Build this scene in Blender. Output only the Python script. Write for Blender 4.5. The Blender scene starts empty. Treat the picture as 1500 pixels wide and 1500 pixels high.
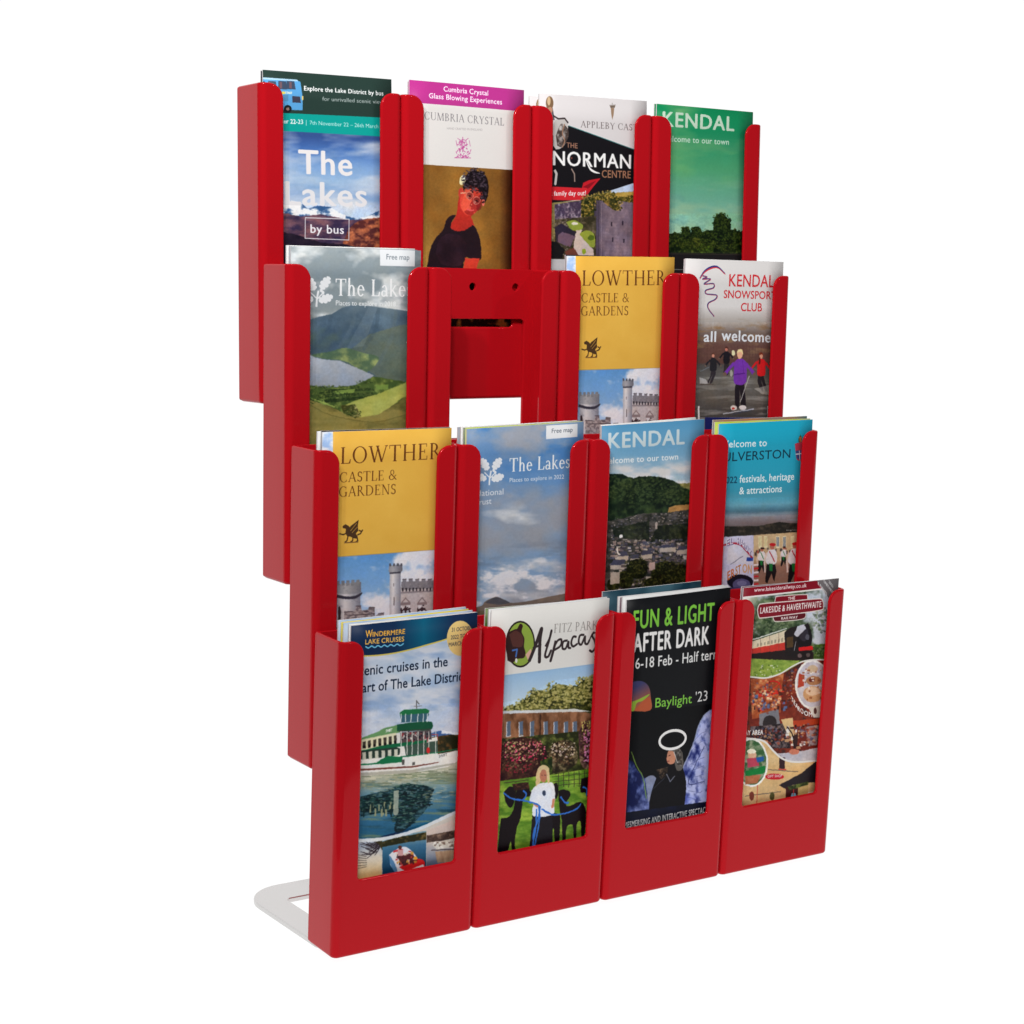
import bpy, bmesh, math, random
import numpy as np
from mathutils import Vector, Matrix

random.seed(4)
S = bpy.context.scene
COL = S.collection

# ------------------------------------------------------------------ camera
FOC, PCX, PCY = 2684.1154, 764.9051, 766.2071          # in pixels of a 1500 px frame
CAM_R = np.array([[0.8254, -0.5640, 0.0260], [-0.0577, -0.1302, -0.9898], [0.5616, 0.8155, -0.1400]])
_u, _s, _v = np.linalg.svd(CAM_R); CAM_R = _u @ _v      # rows: right, down, forward
CAM_C = np.array([-0.5513, -1.0047, 0.4520])
cam = bpy.data.cameras.new('camera')
cam.sensor_width = 36; cam.lens = 36 * FOC / 1500
cam.shift_x = (750 - PCX) / 1500; cam.shift_y = (PCY - 750) / 1500
cam.clip_start = .01; cam.clip_end = 60
camo = bpy.data.objects.new('camera', cam); COL.objects.link(camo)
r, d, f = CAM_R
camo.matrix_world = Matrix(((r[0], -d[0], -f[0], CAM_C[0]), (r[1], -d[1], -f[1], CAM_C[1]), (r[2], -d[2], -f[2], CAM_C[2]), (0, 0, 0, 1)))
S.camera = camo

# ------------------------------------------------------------------ studio light
W = bpy.data.worlds.new('World'); S.world = W; W.use_nodes = True
bg = W.node_tree.nodes['Background']; bg.inputs[0].default_value = (.97, .98, 1, 1); bg.inputs[1].default_value = 0.13
def area(name, loc, target, size, sizey, power, col=(1, 1, 1)):
    l = bpy.data.lights.new(name, 'AREA'); l.shape = 'RECTANGLE'; l.size = size; l.size_y = sizey; l.energy = power; l.color = col
    o = bpy.data.objects.new(name, l); COL.objects.link(o); o.location = loc
    o.rotation_euler = (Vector(target) - Vector(loc)).to_track_quat('-Z', 'Y').to_euler()
    return o
key = area('softbox_overhead', (-.40, -.85, 1.45), (.2, .06, .42), .7, .35, 2.1, (1, .985, .97)); key.data.spread = math.radians(105)   # gridded
for i, (x, y, z) in enumerate(((-.80, -.52, 1.28), (-.66, -.66, 1.36), (-.48, -.78, 1.32))):
    o = area('spot_left', (x, y, z), (.18, .08, .58), .06, .08, 1.35); o.data.spread = math.radians(90)
o = area('spot_right', (1.0, -1.3, 1.3), (.25, .08, .5), .06, .08, .7); o.data.spread = math.radians(100)
S.view_settings.view_transform = 'Standard'; S.view_settings.look = 'None'
S.view_settings.exposure = 0; S.view_settings.gamma = 1
S.cycles.max_bounces = 8; S.cycles.use_denoising = True

# ------------------------------------------------------------------ helpers
def link(name, me, parent=None, mats=()):
    o = bpy.data.objects.new(name, me); COL.objects.link(o)
    for m in mats:
        if m.name not in me.materials: me.materials.append(m)
    if parent: o.parent = parent
    return o
def principled(name, base, rough=.4, metal=0, spec=.5, **kw):
    m = bpy.data.materials.new(name); m.use_nodes = True
    b = m.node_tree.nodes['Principled BSDF']
    b.inputs['Base Color'].default_value = (*base, 1); b.inputs['Roughness'].default_value = rough
    b.inputs['Metallic'].default_value = metal; b.inputs['Specular IOR Level'].default_value = spec
    for k, v in kw.items(): b.inputs[k.replace('_', ' ')].default_value = v
    return m
def noise_bump(m, scale, strength, dist=.0005, rough=None):
    nt = m.node_tree; b = nt.nodes['Principled BSDF']
    t = nt.nodes.new('ShaderNodeTexCoord'); n = nt.nodes.new('ShaderNodeTexNoise'); n.inputs['Scale'].default_value = scale
    n.inputs['Detail'].default_value = 3
    nt.links.new(t.outputs['Object'], n.inputs['Vector'])
    bp = nt.nodes.new('ShaderNodeBump'); bp.inputs['Strength'].default_value = strength; bp.inputs['Distance'].default_value = dist
    nt.links.new(n.outputs['Fac'], bp.inputs['Height']); nt.links.new(bp.outputs[0], b.inputs['Normal'])
    if rough:
        r_ = nt.nodes.new('ShaderNodeMapRange'); r_.inputs[3].default_value, r_.inputs[4].default_value = rough
        nt.links.new(n.outputs['Fac'], r_.inputs[0]); nt.links.new(r_.outputs[0], b.inputs['Roughness'])

# ------------------------------------------------------------------ rack measures (metres)
PH, PD, STEP, TDY = .2120, .0354, .1181, .0358         # pocket height, depth, rise and set-back per tier
COLX = [0, .1092, .2196, .3304, .4404]
TDX = [0, .0022, .0008, -.0002]
FLOOR_Z = -.004
def tier_frame(k):
    a = -.0291 + .0181 * k
    O = np.array([TDX[k], k * TDY, k * STEP])
    return O, np.array([0, math.cos(a), -math.sin(a)]), np.array([0, math.sin(a), math.cos(a)]), a
def tier_matrix(k):
    O, ey, ez, a = tier_frame(k)
    return Matrix(((1, 0, 0, O[0]), (0, ey[1], ez[1], O[1]), (0, ey[2], ez[2], O[2]), (0, 0, 0, 1)))
def measure(x, y, k, Y):
    """a point measured in the photograph, in metres on the plane Y deep inside tier k"""
    O, ey, ez, a = tier_frame(k)
    dr = CAM_R.T @ np.array([(x - PCX) / FOC, (y - PCY) / FOC, 1.0])
    t = (Y - (CAM_C - O) @ ey) / (dr @ ey); Q = CAM_C + t * dr - O
    return np.array([Q[0], Q @ ez])
def unmeasure(X, Z, k, Y):
    O, ey, ez, a = tier_frame(k)
    P = O + X[..., None] * np.array([1., 0, 0]) + Y * ey + Z[..., None] * ez - CAM_C
    q = P @ CAM_R.T
    return PCX + FOC * q[..., 0] / q[..., 2], PCY + FOC * q[..., 1] / q[..., 2]

# ------------------------------------------------------------------ glowing white sweep
white = principled('white_glow', (.08, .08, .08), .9, spec=0)
white.node_tree.nodes['Principled BSDF'].inputs['Emission Color'].default_value = (1, 1, 1, 1)
white.node_tree.nodes['Principled BSDF'].inputs['Emission Strength'].default_value = .98  # glow added so floor and backdrop stay pure white, without contact shadows
def sweep():
    bm = bmesh.new(); prof = [(0, FLOOR_Z), (1.6, FLOOR_Z)]
    for i in range(1, 13):
        a = math.pi / 2 * i / 12; prof.append((1.6 + .6 * math.sin(a), FLOOR_Z + .6 * (1 - math.cos(a))))
    prof.append((2.2, 3.2))
    L = [[bm.verts.new((.005 + .856 * x + .517 * y, -.21 - .517 * x + .856 * y, z)) for (y, z) in prof] for x in (-5.0, 3.0)]   # the glowing sweep's front edge lies square to the camera
    for i in range(len(prof) - 1): bm.faces.new((L[0][i], L[1][i], L[1][i + 1], L[0][i + 1]))
    me = bpy.data.meshes.new('backdrop'); bm.to_mesh(me); bm.free()
    for p in me.polygons: p.use_smooth = True
    o = link('backdrop', me, mats=[white]); o['kind'] = 'structure'
    return o
bd = sweep()

# ------------------------------------------------------------------ rack
red = principled('red_plastic', (.485, .0055, .011), .08, spec=.32, Specular_Tint=(1, .26, .28, 1))
noise_bump(red, 18, .02, .0010, (.05, .10))
def finish(o, bevel=.0006, thick=None, ang=50):
    if thick:
        s = o.modifiers.new('shell', 'SOLIDIFY'); s.thickness = thick; s.offset = -1; s.use_even_offset = True; s.use_rim = True
    if bevel:
        b = o.modifiers.new('edges', 'BEVEL'); b.width = bevel; b.segments = 4; b.limit_method = 'ANGLE'; b.angle_limit = math.radians(ang); b.use_clamp_overlap = True
    for p in o.data.polygons: p.use_smooth = True
    o.data.set_sharp_from_angle(angle=math.radians(40)) if not bevel else None
    w = o.modifiers.new('normals', 'WEIGHTED_NORMAL'); w.keep_sharp = True

WALL = .0028
def pocket_mesh(w):
    """open-topped moulded pocket: side walls, bottom and a front lip with two rounded cheeks, every rim a round bead"""
    T2 = WALL / 2
    D, H, RF, RC, TIP, LIP, RL = PD - .0026, PH - T2, .0050, .0100 - T2, .0173 - T2, .0520 - T2, .0022 + T2
    lev = [(.0025 * (1 - math.cos(math.pi / 2 * i / 4)), .0025 * (1 - math.sin(math.pi / 2 * i / 4))) for i in range(4)]
    lev += [(.0025, 0), (.02, 0), (.036, 0), (LIP, 0)]; kl = len(lev) - 1
    for i in range(1, 5): lev.append((LIP + RL * (1 - math.cos(math.pi / 2 * i / 4)), 0))
    for z in (.08, .11, .14, .17, H - RC): lev.append((z, 0))
    for i in range(1, 11): lev.append((H - RC + RC * math.sin(math.pi / 2 * i / 10), 0))
    def tip(z):
        if z <= LIP: return TIP + RL
        if z < LIP + RL: return TIP + RL - math.sqrt(max(0, RL ** 2 - (LIP + RL - z) ** 2))
        if z > H - RC: return TIP - RC + math.sqrt(max(0, RC ** 2 - (z - H + RC) ** 2))
        return TIP
    bm = bmesh.new(); rows = []
    for z, i in lev:
        t = tip(z); rf = max(RF - i, .0008)
        pts = [(i, D - i), (i, D / 2)]
        for k in range(8):
            a = math.pi / 2 * k / 7; pts.append((i + rf - rf * math.cos(a), i + rf - rf * math.sin(a)))
        pts += [((i + rf + t) / 2, i), (t, i)]; nl = len(pts) - 1
        pts += [(w * .36, i), (w * .5, i), (w * .64, i)]
        pts += [(w - p[0], p[1]) for p in pts[:nl + 1]][::-1]
        rows.append([bm.verts.new((p[0], p[1], z)) for p in pts])
    n = len(rows[0])
    rim = [(len(rows) - 1, j) for j in range(nl + 1)] + [(r_, nl) for r_ in range(len(rows) - 2, kl - 1, -1)] + [(kl, j) for j in range(nl + 1, n - 1 - nl)] \
        + [(r_, n - 1 - nl) for r_ in range(kl, len(rows))] + [(len(rows) - 1, j) for j in range(n - nl, n)]
    def inward(j):
        m = j if j < n / 2 else n - 1 - j; sx = 1 if j < n / 2 else -1
        if m < 2: v = (1, 0)
        elif m < 10: a = math.pi / 2 * (m - 2) / 7; v = (math.cos(a), math.sin(a))
        else: v = (0, 1)
        return Vector((sx * v[0], v[1], 0))
    path = [(rows[r_][j].co + inward(j) * T2, inward(j)) for r_, j in rim]
    for a in range(len(rows) - 1):
        for b in range(n - 1):
            if a >= kl and nl <= b < n - 1 - nl: continue
            bm.faces.new((rows[a][b], rows[a][b + 1], rows[a + 1][b + 1], rows[a + 1][b]))
    bm.faces.new(rows[0][::-1])
    bmesh.ops.delete(bm, geom=[v for v in bm.verts if not v.link_faces], context='VERTS')
    bmesh.ops.recalc_face_normals(bm, faces=bm.faces); bm.faces.ensure_lookup_table()
    ff = min(bm.faces, key=lambda q: q.calc_center_median().y)
    if ff.normal.y > 0: bmesh.ops.reverse_faces(bm, faces=bm.faces)
    me = bpy.data.meshes.new('t'); bm.to_mesh(me); bm.free()
    o = bpy.data.objects.new('t', me); COL.objects.link(o)
    m = o.modifiers.new('s', 'SOLIDIFY'); m.thickness = WALL; m.offset = -1; m.use_even_offset = True
    bpy.context.view_layer.update()
    me2 = bpy.data.meshes.new_from_object(o.evaluated_get(bpy.context.evaluated_depsgraph_get())); bpy.data.objects.remove(o)
    bm = bmesh.new(); bm.from_mesh(me2); N = 12; prev = None
    def tube(path, r):
        prev = None
        for i, (P, nv) in enumerate(path):
            A = path[max(i - 1, 0)][0]; B = path[min(i + 1, len(path) - 1)][0]; t = (B - A).normalized(); bi = t.cross(nv).normalized()
            ring = [bm.verts.new(P + nv * r * math.cos(2 * math.pi * q / N) + bi * r * math.sin(2 * math.pi * q / N)) for q in range(N)]
            if prev:
                for q in range(N): bm.faces.new((prev[q], prev[(q + 1) % N], ring[(q + 1) % N], ring[q]))
            else: bm.faces.new(ring[::-1])
            prev = ring
        bm.faces.new(prev)
    tube(path, T2 * 1.002)
    for y in (.0125, .0205):                                    # shallow guide ribs inside the side walls
        for x in (WALL, w - WALL): tube([(Vector((x, y, .004)), Vector((1, 0, 0))), (Vector((x, y, .200)), Vector((1, 0, 0)))], .0007)
    me = bpy.data.meshes.new('pocket'); bm.normal_update(); bm.to_mesh(me); bm.free(); return me

def back_mesh(w):
    """flat back plate with a hand window and three screw holes"""
    c = bpy.data.curves.new('back', 'CURVE'); c.dimensions = '2D'; c.fill_mode = 'BOTH'; c.extrude = .0009; c.bevel_depth = .0003; c.bevel_resolution = 1
    def rr(x0, y0, x1, y1, r, n=5):
        out = []
        for cx, cy, a0 in ((x1 - r, y1 - r, 0), (x0 + r, y1 - r, 90), (x0 + r, y0 + r, 180), (x1 - r, y0 + r, 270)):
            for i in range(n + 1):
                a = math.radians(a0 + 90 * i / n); out.append((cx + r * math.cos(a), cy + r * math.sin(a)))
        return out
    e = .0004
    loops = [rr(e, .001, w - e, PH - e, .0015), rr(.0095, .0905, w - .0095, .1764, .004)]
    for hx in (.018, w / 2, w - .018): loops.append([(hx + .0031 * math.cos(a), .199 + .0031 * math.sin(a)) for a in np.linspace(0, 2 * math.pi, 17)[:-1]])
    for L in loops:
        s = c.splines.new('POLY'); s.points.add(len(L) - 1); s.use_cyclic_u = True
        for i, p in enumerate(L): s.points[i].co = (p[0], p[1], 0, 1)
    o = bpy.data.objects.new('t', c); COL.objects.link(o)
    me = bpy.data.meshes.new_from_object(o); bpy.data.objects.remove(o)
    me.transform(Matrix(((1, 0, 0, 0), (0, 0, -1, PD - .0014), (0, 1, 0, 0), (0, 0, 0, 1))))
    me.name = 'back_panel'
    return me

rack = bpy.data.objects.new('leaflet_rack', None); COL.objects.link(rack)
rack['label'] = 'glossy red plastic leaflet rack of sixteen stepped pockets, the only rack, on the white surface'
rack['category'] = 'leaflet rack'
rack.location = (0, 0, FLOOR_Z)
def at_rack(o, M):
    o.parent = rack; o.matrix_world = Matrix.Translation((0, 0, 0)) @ M
    o.matrix_parent_inverse = Matrix.Translation((0, 0, -FLOOR_Z))
    o.matrix_basis = M
PM = [pocket_mesh(COLX[i + 1] - COLX[i] - .0003) for i in range(4)]
BM_ = [back_mesh(COLX[i + 1] - COLX[i] - .0003) for i in range(4)]
for k in range(4):
    for c in range(4):
        p = link('pocket', PM[c], mats=[red]); at_rack(p, tier_matrix(k) @ Matrix.Translation((COLX[c] + .00015, 0, 0)))
        finish(p, 0, None)
        b = link('back_panel', BM_[c], mats=[red]); b.parent = p
        if (k, c) == (2, 1): p['label'] = 'empty pocket with its back plate and screw holes showing'
        for q in b.data.polygons: q.use_smooth = False

# stand feet: flat looped plates that reach out behind the bottom tier
steel = principled('satin_metal', (.66, .65, .64), .18, metal=.75, spec=.5)
noise_bump(steel, 12, .05, .0006, (.15, .30))
def foot_mesh():
    c = bpy.data.curves.new('foot', 'CURVE'); c.dimensions = '2D'; c.fill_mode = 'BOTH'; c.extrude = .0010; c.bevel_depth = .0009; c.bevel_resolution = 2
    def rr(x0, y0, x1, y1, rs, n=10):
        out = []
        for (cx, cy, a0), r in zip(((1, 1, 0), (0, 1, 90), (0, 0, 180), (1, 0, 270)), rs):
            X = x1 - r if cx else x0 + r; Y = y1 - r if cy else y0 + r
            for i in range(n + 1):
                a = math.radians(a0 + 90 * i / n); out.append((X + r * math.cos(a), Y + r * math.sin(a)))
        return out
    for L in (rr(.0066, .033, .1180, .1500, (.026, .030, .003, .003)), rr(.0268, .0760, .0960, .1215, (.005, .005, .005, .005))):
        s = c.splines.new('POLY'); s.points.add(len(L) - 1); s.use_cyclic_u = True
        for i, p in enumerate(L): s.points[i].co = (p[0], p[1], 0, 1)
    o = bpy.data.objects.new('t', c); COL.objects.link(o)
    me = bpy.data.meshes.new_from_object(o); bpy.data.objects.remove(o)
    for p in me.polygons: p.use_smooth = False
    return me
fm = foot_mesh(); fm.name = 'foot'
for x in (0, .321):
    o = link('foot', fm, rack, [steel]); o.location = (x, 0, .0020)

# ------------------------------------------------------------------ print raster: flat artwork for the leaflet covers
LEAF_W, LEAF_H, RES = .099, .219, 4200.0                # RES texels per metre
LIGHT = .94                                             # how bright white paper renders, to turn seen colours into ink
_VIEW = dict(A=(320, 80, 4.687), B=(560, 90, 4.84), C=(740, 120, 5.357), D=(920, 130, 5.554), E=(370, 340, 4.687), G=(800, 360, 5.357),
             H=(970, 360, 5.357), I=(400, 600, 4.687), J=(640, 590, 4.6875), K=(840, 590, 5), L=(1000, 590, 5), M=(440, 870, 3.41),
             N=(680, 850, 3.409), O=(860, 830, 3.659), Q=(1040, 830, 3.846))
def ink(c):
    c = np.array(c, float) / 255
    l = np.where(c <= .04045, c / 12.92, ((c + .055) / 1.055) ** 2.4) / LIGHT
    l = np.clip(l, .004, .93)
    return np.where(l <= .0031308, l * 12.92, 1.055 * l ** (1 / 2.4) - .055)
def vnoise(x, y, seed):
    xi = np.floor(x).astype(np.int64); yi = np.floor(y).astype(np.int64); fx = x - xi; fy = y - yi
    fx = fx * fx * (3 - 2 * fx); fy = fy * fy * (3 - 2 * fy)
    def h(a, b):
        n = (a * 374761393 + b * 668265263 + seed * 1442695041) & 0x7fffffff
        n = ((n ^ (n >> 13)) * 1274126177) & 0x7fffffff
        return ((n ^ (n >> 16)) & 0xffff) / 65535.0
    return (h(xi, yi) * (1 - fx) + h(xi + 1, yi) * fx) * (1 - fy) + (h(xi, yi + 1) * (1 - fx) + h(xi + 1, yi + 1) * fx) * fy
_glyph = {}
def glyph_tris(s, bold):
    key = (s, bold)
    if key not in _glyph:
        c = bpy.data.curves.new('t', 'FONT'); c.body = s; c.space_character = 1 + min(.10, bold * 2.2); c.resolution_u = 3; c.dimensions = '2D'; c.fill_mode = 'FRONT'
        o = bpy.data.objects.new('t', c); COL.objects.link(o)
        me = bpy.data.meshes.new_from_object(o); bpy.data.objects.remove(o)
        me.calc_loop_triangles()
        v = np.zeros(len(me.vertices) * 3); me.vertices.foreach_get('co', v); v = v.reshape(-1, 3)[:, :2]
        t = np.zeros(len(me.loop_triangles) * 3, int); me.loop_triangles.foreach_get('vertices', t)
        _glyph[key] = v[t.reshape(-1, 3)]; bpy.data.meshes.remove(me)
    return _glyph[key]
# a small drawn serif alphabet: every letter is (advance, [shapes])
def _q(x0, y0, x1, y1, w):                              # stem or hairline, w = horizontal width
    return [(x0 - w / 2, y0), (x0 + w / 2, y0), (x1 + w / 2, y1), (x1 - w / 2, y1)]
def _b(x0, x1, y, h): return [(x0, y), (x1, y), (x1, y + h), (x0, y + h)]
def _f(x, y, w=.11, h=.035): return _b(x - w, x + w, y if y < .3 else y - h, h)
def _arc(cx, cy, rx, ry, a0, a1, wx, wy):
    A = np.radians(np.linspace(a0, a1, 20))
    o = [(cx + rx * math.cos(a), cy + ry * math.sin(a)) for a in A]; i = [(cx + (rx - wx) * math.cos(a), cy + (ry - wy) * math.sin(a)) for a in A]
    return o + i[::-1]
K_, H_ = .105, .042
SERIF = {
 'L': (.62, [_q(.16, 0, .16, 1, K_), _f(.16, 1), _b(.05, .56, 0, H_), [(.56, 0), (.6, .26), (.56, .26), (.5, .04)]]),
 'O': (.88, [_arc(.44, .5, .40, .52, 0, 360, K_, H_)]),
 'W': (1.12, [_q(.12, 1, .36, 0, K_), _q(.56, 1, .36, 0, .05), _q(.50, 1, .76, 0, K_), _q(1.02, 1, .76, 0, .05), _f(.12, 1), _f(1.02, 1, .09), _f(.52, 1, .1)]),
 'T': (.72, [_q(.36, 0, .36, 1, K_), _b(.04, .68, 1 - H_, H_), _f(.36, 0), _b(.03, .06, .78, .22), _b(.66, .69, .78, .22)]),
 'H': (.88, [_q(.18, 0, .18, 1, K_), _q(.70, 0, .70, 1, K_), _b(.18, .70, .48, H_), _f(.18, 0), _f(.18, 1), _f(.7, 0), _f(.7, 1)]),
 'E': (.64, [_q(.16, 0, .16, 1, K_), _b(.05, .55, 0, H_), _b(.05, .53, 1 - H_, H_), _b(.16, .42, .5, H_), _b(.40, .43, .4, .24), _b(.51, .54, .8, .2), _b(.54, .57, 0, .24)]),
 'R': (.78, [_q(.16, 0, .16, 1, K_), _arc(.26, .74, .26, .26, -90, 90, K_, H_), _b(.16, .28, 1 - H_, H_), _b(.16, .28, .48, H_), _q(.34, .5, .68, 0, K_), _f(.16, 0), _f(.16, 1, .1), _f(.72, 0, .07)]),
 'C': (.80, [_arc(.44, .5, .40, .52, 50, 310, K_, H_), _b(.68, .71, .68, .30), _b(.68, .71, .06, .2)]),
 'G': (.86, [_arc(.44, .5, .40, .52, 50, 310, K_, H_), _b(.68, .71, .70, .28), _q(.70, .04, .70, .42, K_), _f(.70, .44, .12)]),
 'A': (.80, [_q(.09, 0, .39, 1, .05), _q(.69, 0, .40, 1, K_), _b(.2, .58, .34, H_), _f(.09, 0, .09), _f(.70, 0, .1)]),
 'S': (.56, [_arc(.28, .74, .21, .27, 30, 270, .09, H_ + .03), _arc(.28, .26, .23, .27, -150, 90, .10, H_ + .03), _b(.45, .48, .76, .2), _b(.05, .08, .04, .2)]),
 '&': (.86, [_arc(.36, .76, .19, .26, -60, 240, .07, .05), _arc(.30, .26, .26, .28, 80, 330, .1, .05), _q(.26, .60, .76, 0, K_), _q(.52, .10, .68, .44, .05), _f(.68, .47, .1)]),
 'D': (.86, [_q(.16, 0, .16, 1, K_), _arc(.34, .5, .44, .5, -90, 90, K_, H_), _b(.05, .35, 0, H_), _b(.05, .35, 1 - H_, H_)]),
 'N': (.88, [_q(.16, 0, .16, 1, .045), _q(.72, 0, .72, 1, .045), _q(.16, 1, .70, 0, K_), _f(.16, 0), _f(.12, 1), _f(.72, 1)]),
 'U': (.84, [_q(.16, .3, .16, 1, K_), _q(.68, .3, .68, 1, .045), _arc(.42, .3, .305, .32, 180, 360, .08, H_), _f(.16, 1), _f(.68, 1)]),
 'M': (1.04, [_q(.14, 0, .18, 1, .045), _q(.88, 0, .84, 1, K_), _q(.18, 1, .50, 0, K_), _q(.82, 1, .50, 0, .045), _f(.14, 0), _f(.88, 0), _f(.16, 1, .08), _f(.86, 1, .08)]),
 'B': (.70, [_q(.16, 0, .16, 1, K_), _arc(.28, .75, .25, .25, -90, 90, .09, H_), _arc(.28, .26, .32, .26, -90, 90, .10, H_), _b(.05, .3, 0, H_), _b(.05, .3, 1 - H_, H_), _b(.16, .3, .49, H_)]),
 'I': (.36, [_q(.18, 0, .18, 1, K_), _f(.18, 0), _f(.18, 1)]),
 'P': (.66, [_q(.16, 0, .16, 1, K_), _arc(.28, .73, .28, .27, -90, 90, .10, H_), _b(.05, .3, 1 - H_, H_), _b(.16, .3, .46, H_), _f(.16, 0)]),
 'Y': (.78, [_q(.38, 0, .38, .48, K_), _q(.10, 1, .38, .45, K_), _q(.66, 1, .38, .45, .05), _f(.38, 0), _f(.1, 1, .1), _f(.66, 1, .08)]),
 'F': (.60, [_q(.16, 0, .16, 1, K_), _b(.05, .54, 1 - H_, H_), _b(.16, .42, .5, H_), _f(.16, 0), _b(.52, .55, .78, .22)]),
 'Z': (.68, [_b(.06, .62, 0, H_), _b(.06, .62, 1 - H_, H_), _q(.10, .02, .56, .98, K_), _b(.06, .09, .78, .2), _b(.6, .63, 0, .22)]),
 'K': (.80, [_q(.16, 0, .16, 1, K_), _q(.18, .42, .62, 1, .05), _q(.32, .6, .70, 0, K_), _f(.16, 0), _f(.16, 1), _f(.62, 1, .08), _f(.70, 0, .1)]),
 'h': (.60, [_q(.14, 0, .14, 1.06, .09), _arc(.30, .38, .19, .27, 0, 170, .09, .05), _q(.445, 0, .445, .4, .09), _f(.14, 0, .09), _f(.45, 0, .09)]),
 'e': (.52, [_arc(.27, .32, .22, .34, 20, 320, .09, .05), _arc(.27, .32, .22, .34, 0, 30, .06, .05), _b(.07, .49, .34, .045)]),
 'a': (.52, [_arc(.24, .40, .18, .27, 0, 150, .08, .05), _arc(.20, .17, .16, .19, 40, 330, .08, .05), _q(.38, .04, .38, .42, .09), _f(.42, 0, .06, .05)]),
 'k': (.58, [_q(.13, 0, .13, 1.06, .09), _q(.15, .26, .42, .66, .05), _q(.24, .38, .50, 0, .09), _f(.13, 0, .08), _f(.50, 0, .07), _f(.42, .66, .07)]),
 's': (.42, [_arc(.21, .49, .145, .175, 20, 270, .07, .055), _arc(.21, .17, .165, .185, -160, 90, .08, .055)]),
 ' ': (.34, []),
}
def serif_polys(s):
    x = 0; out = []
    for ch in s:
        adv, sh = SERIF.get(ch, (.4, []))
        for p in sh: out.append(np.array(p) + [x, 0])
        x += adv + .04
    return out

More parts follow.
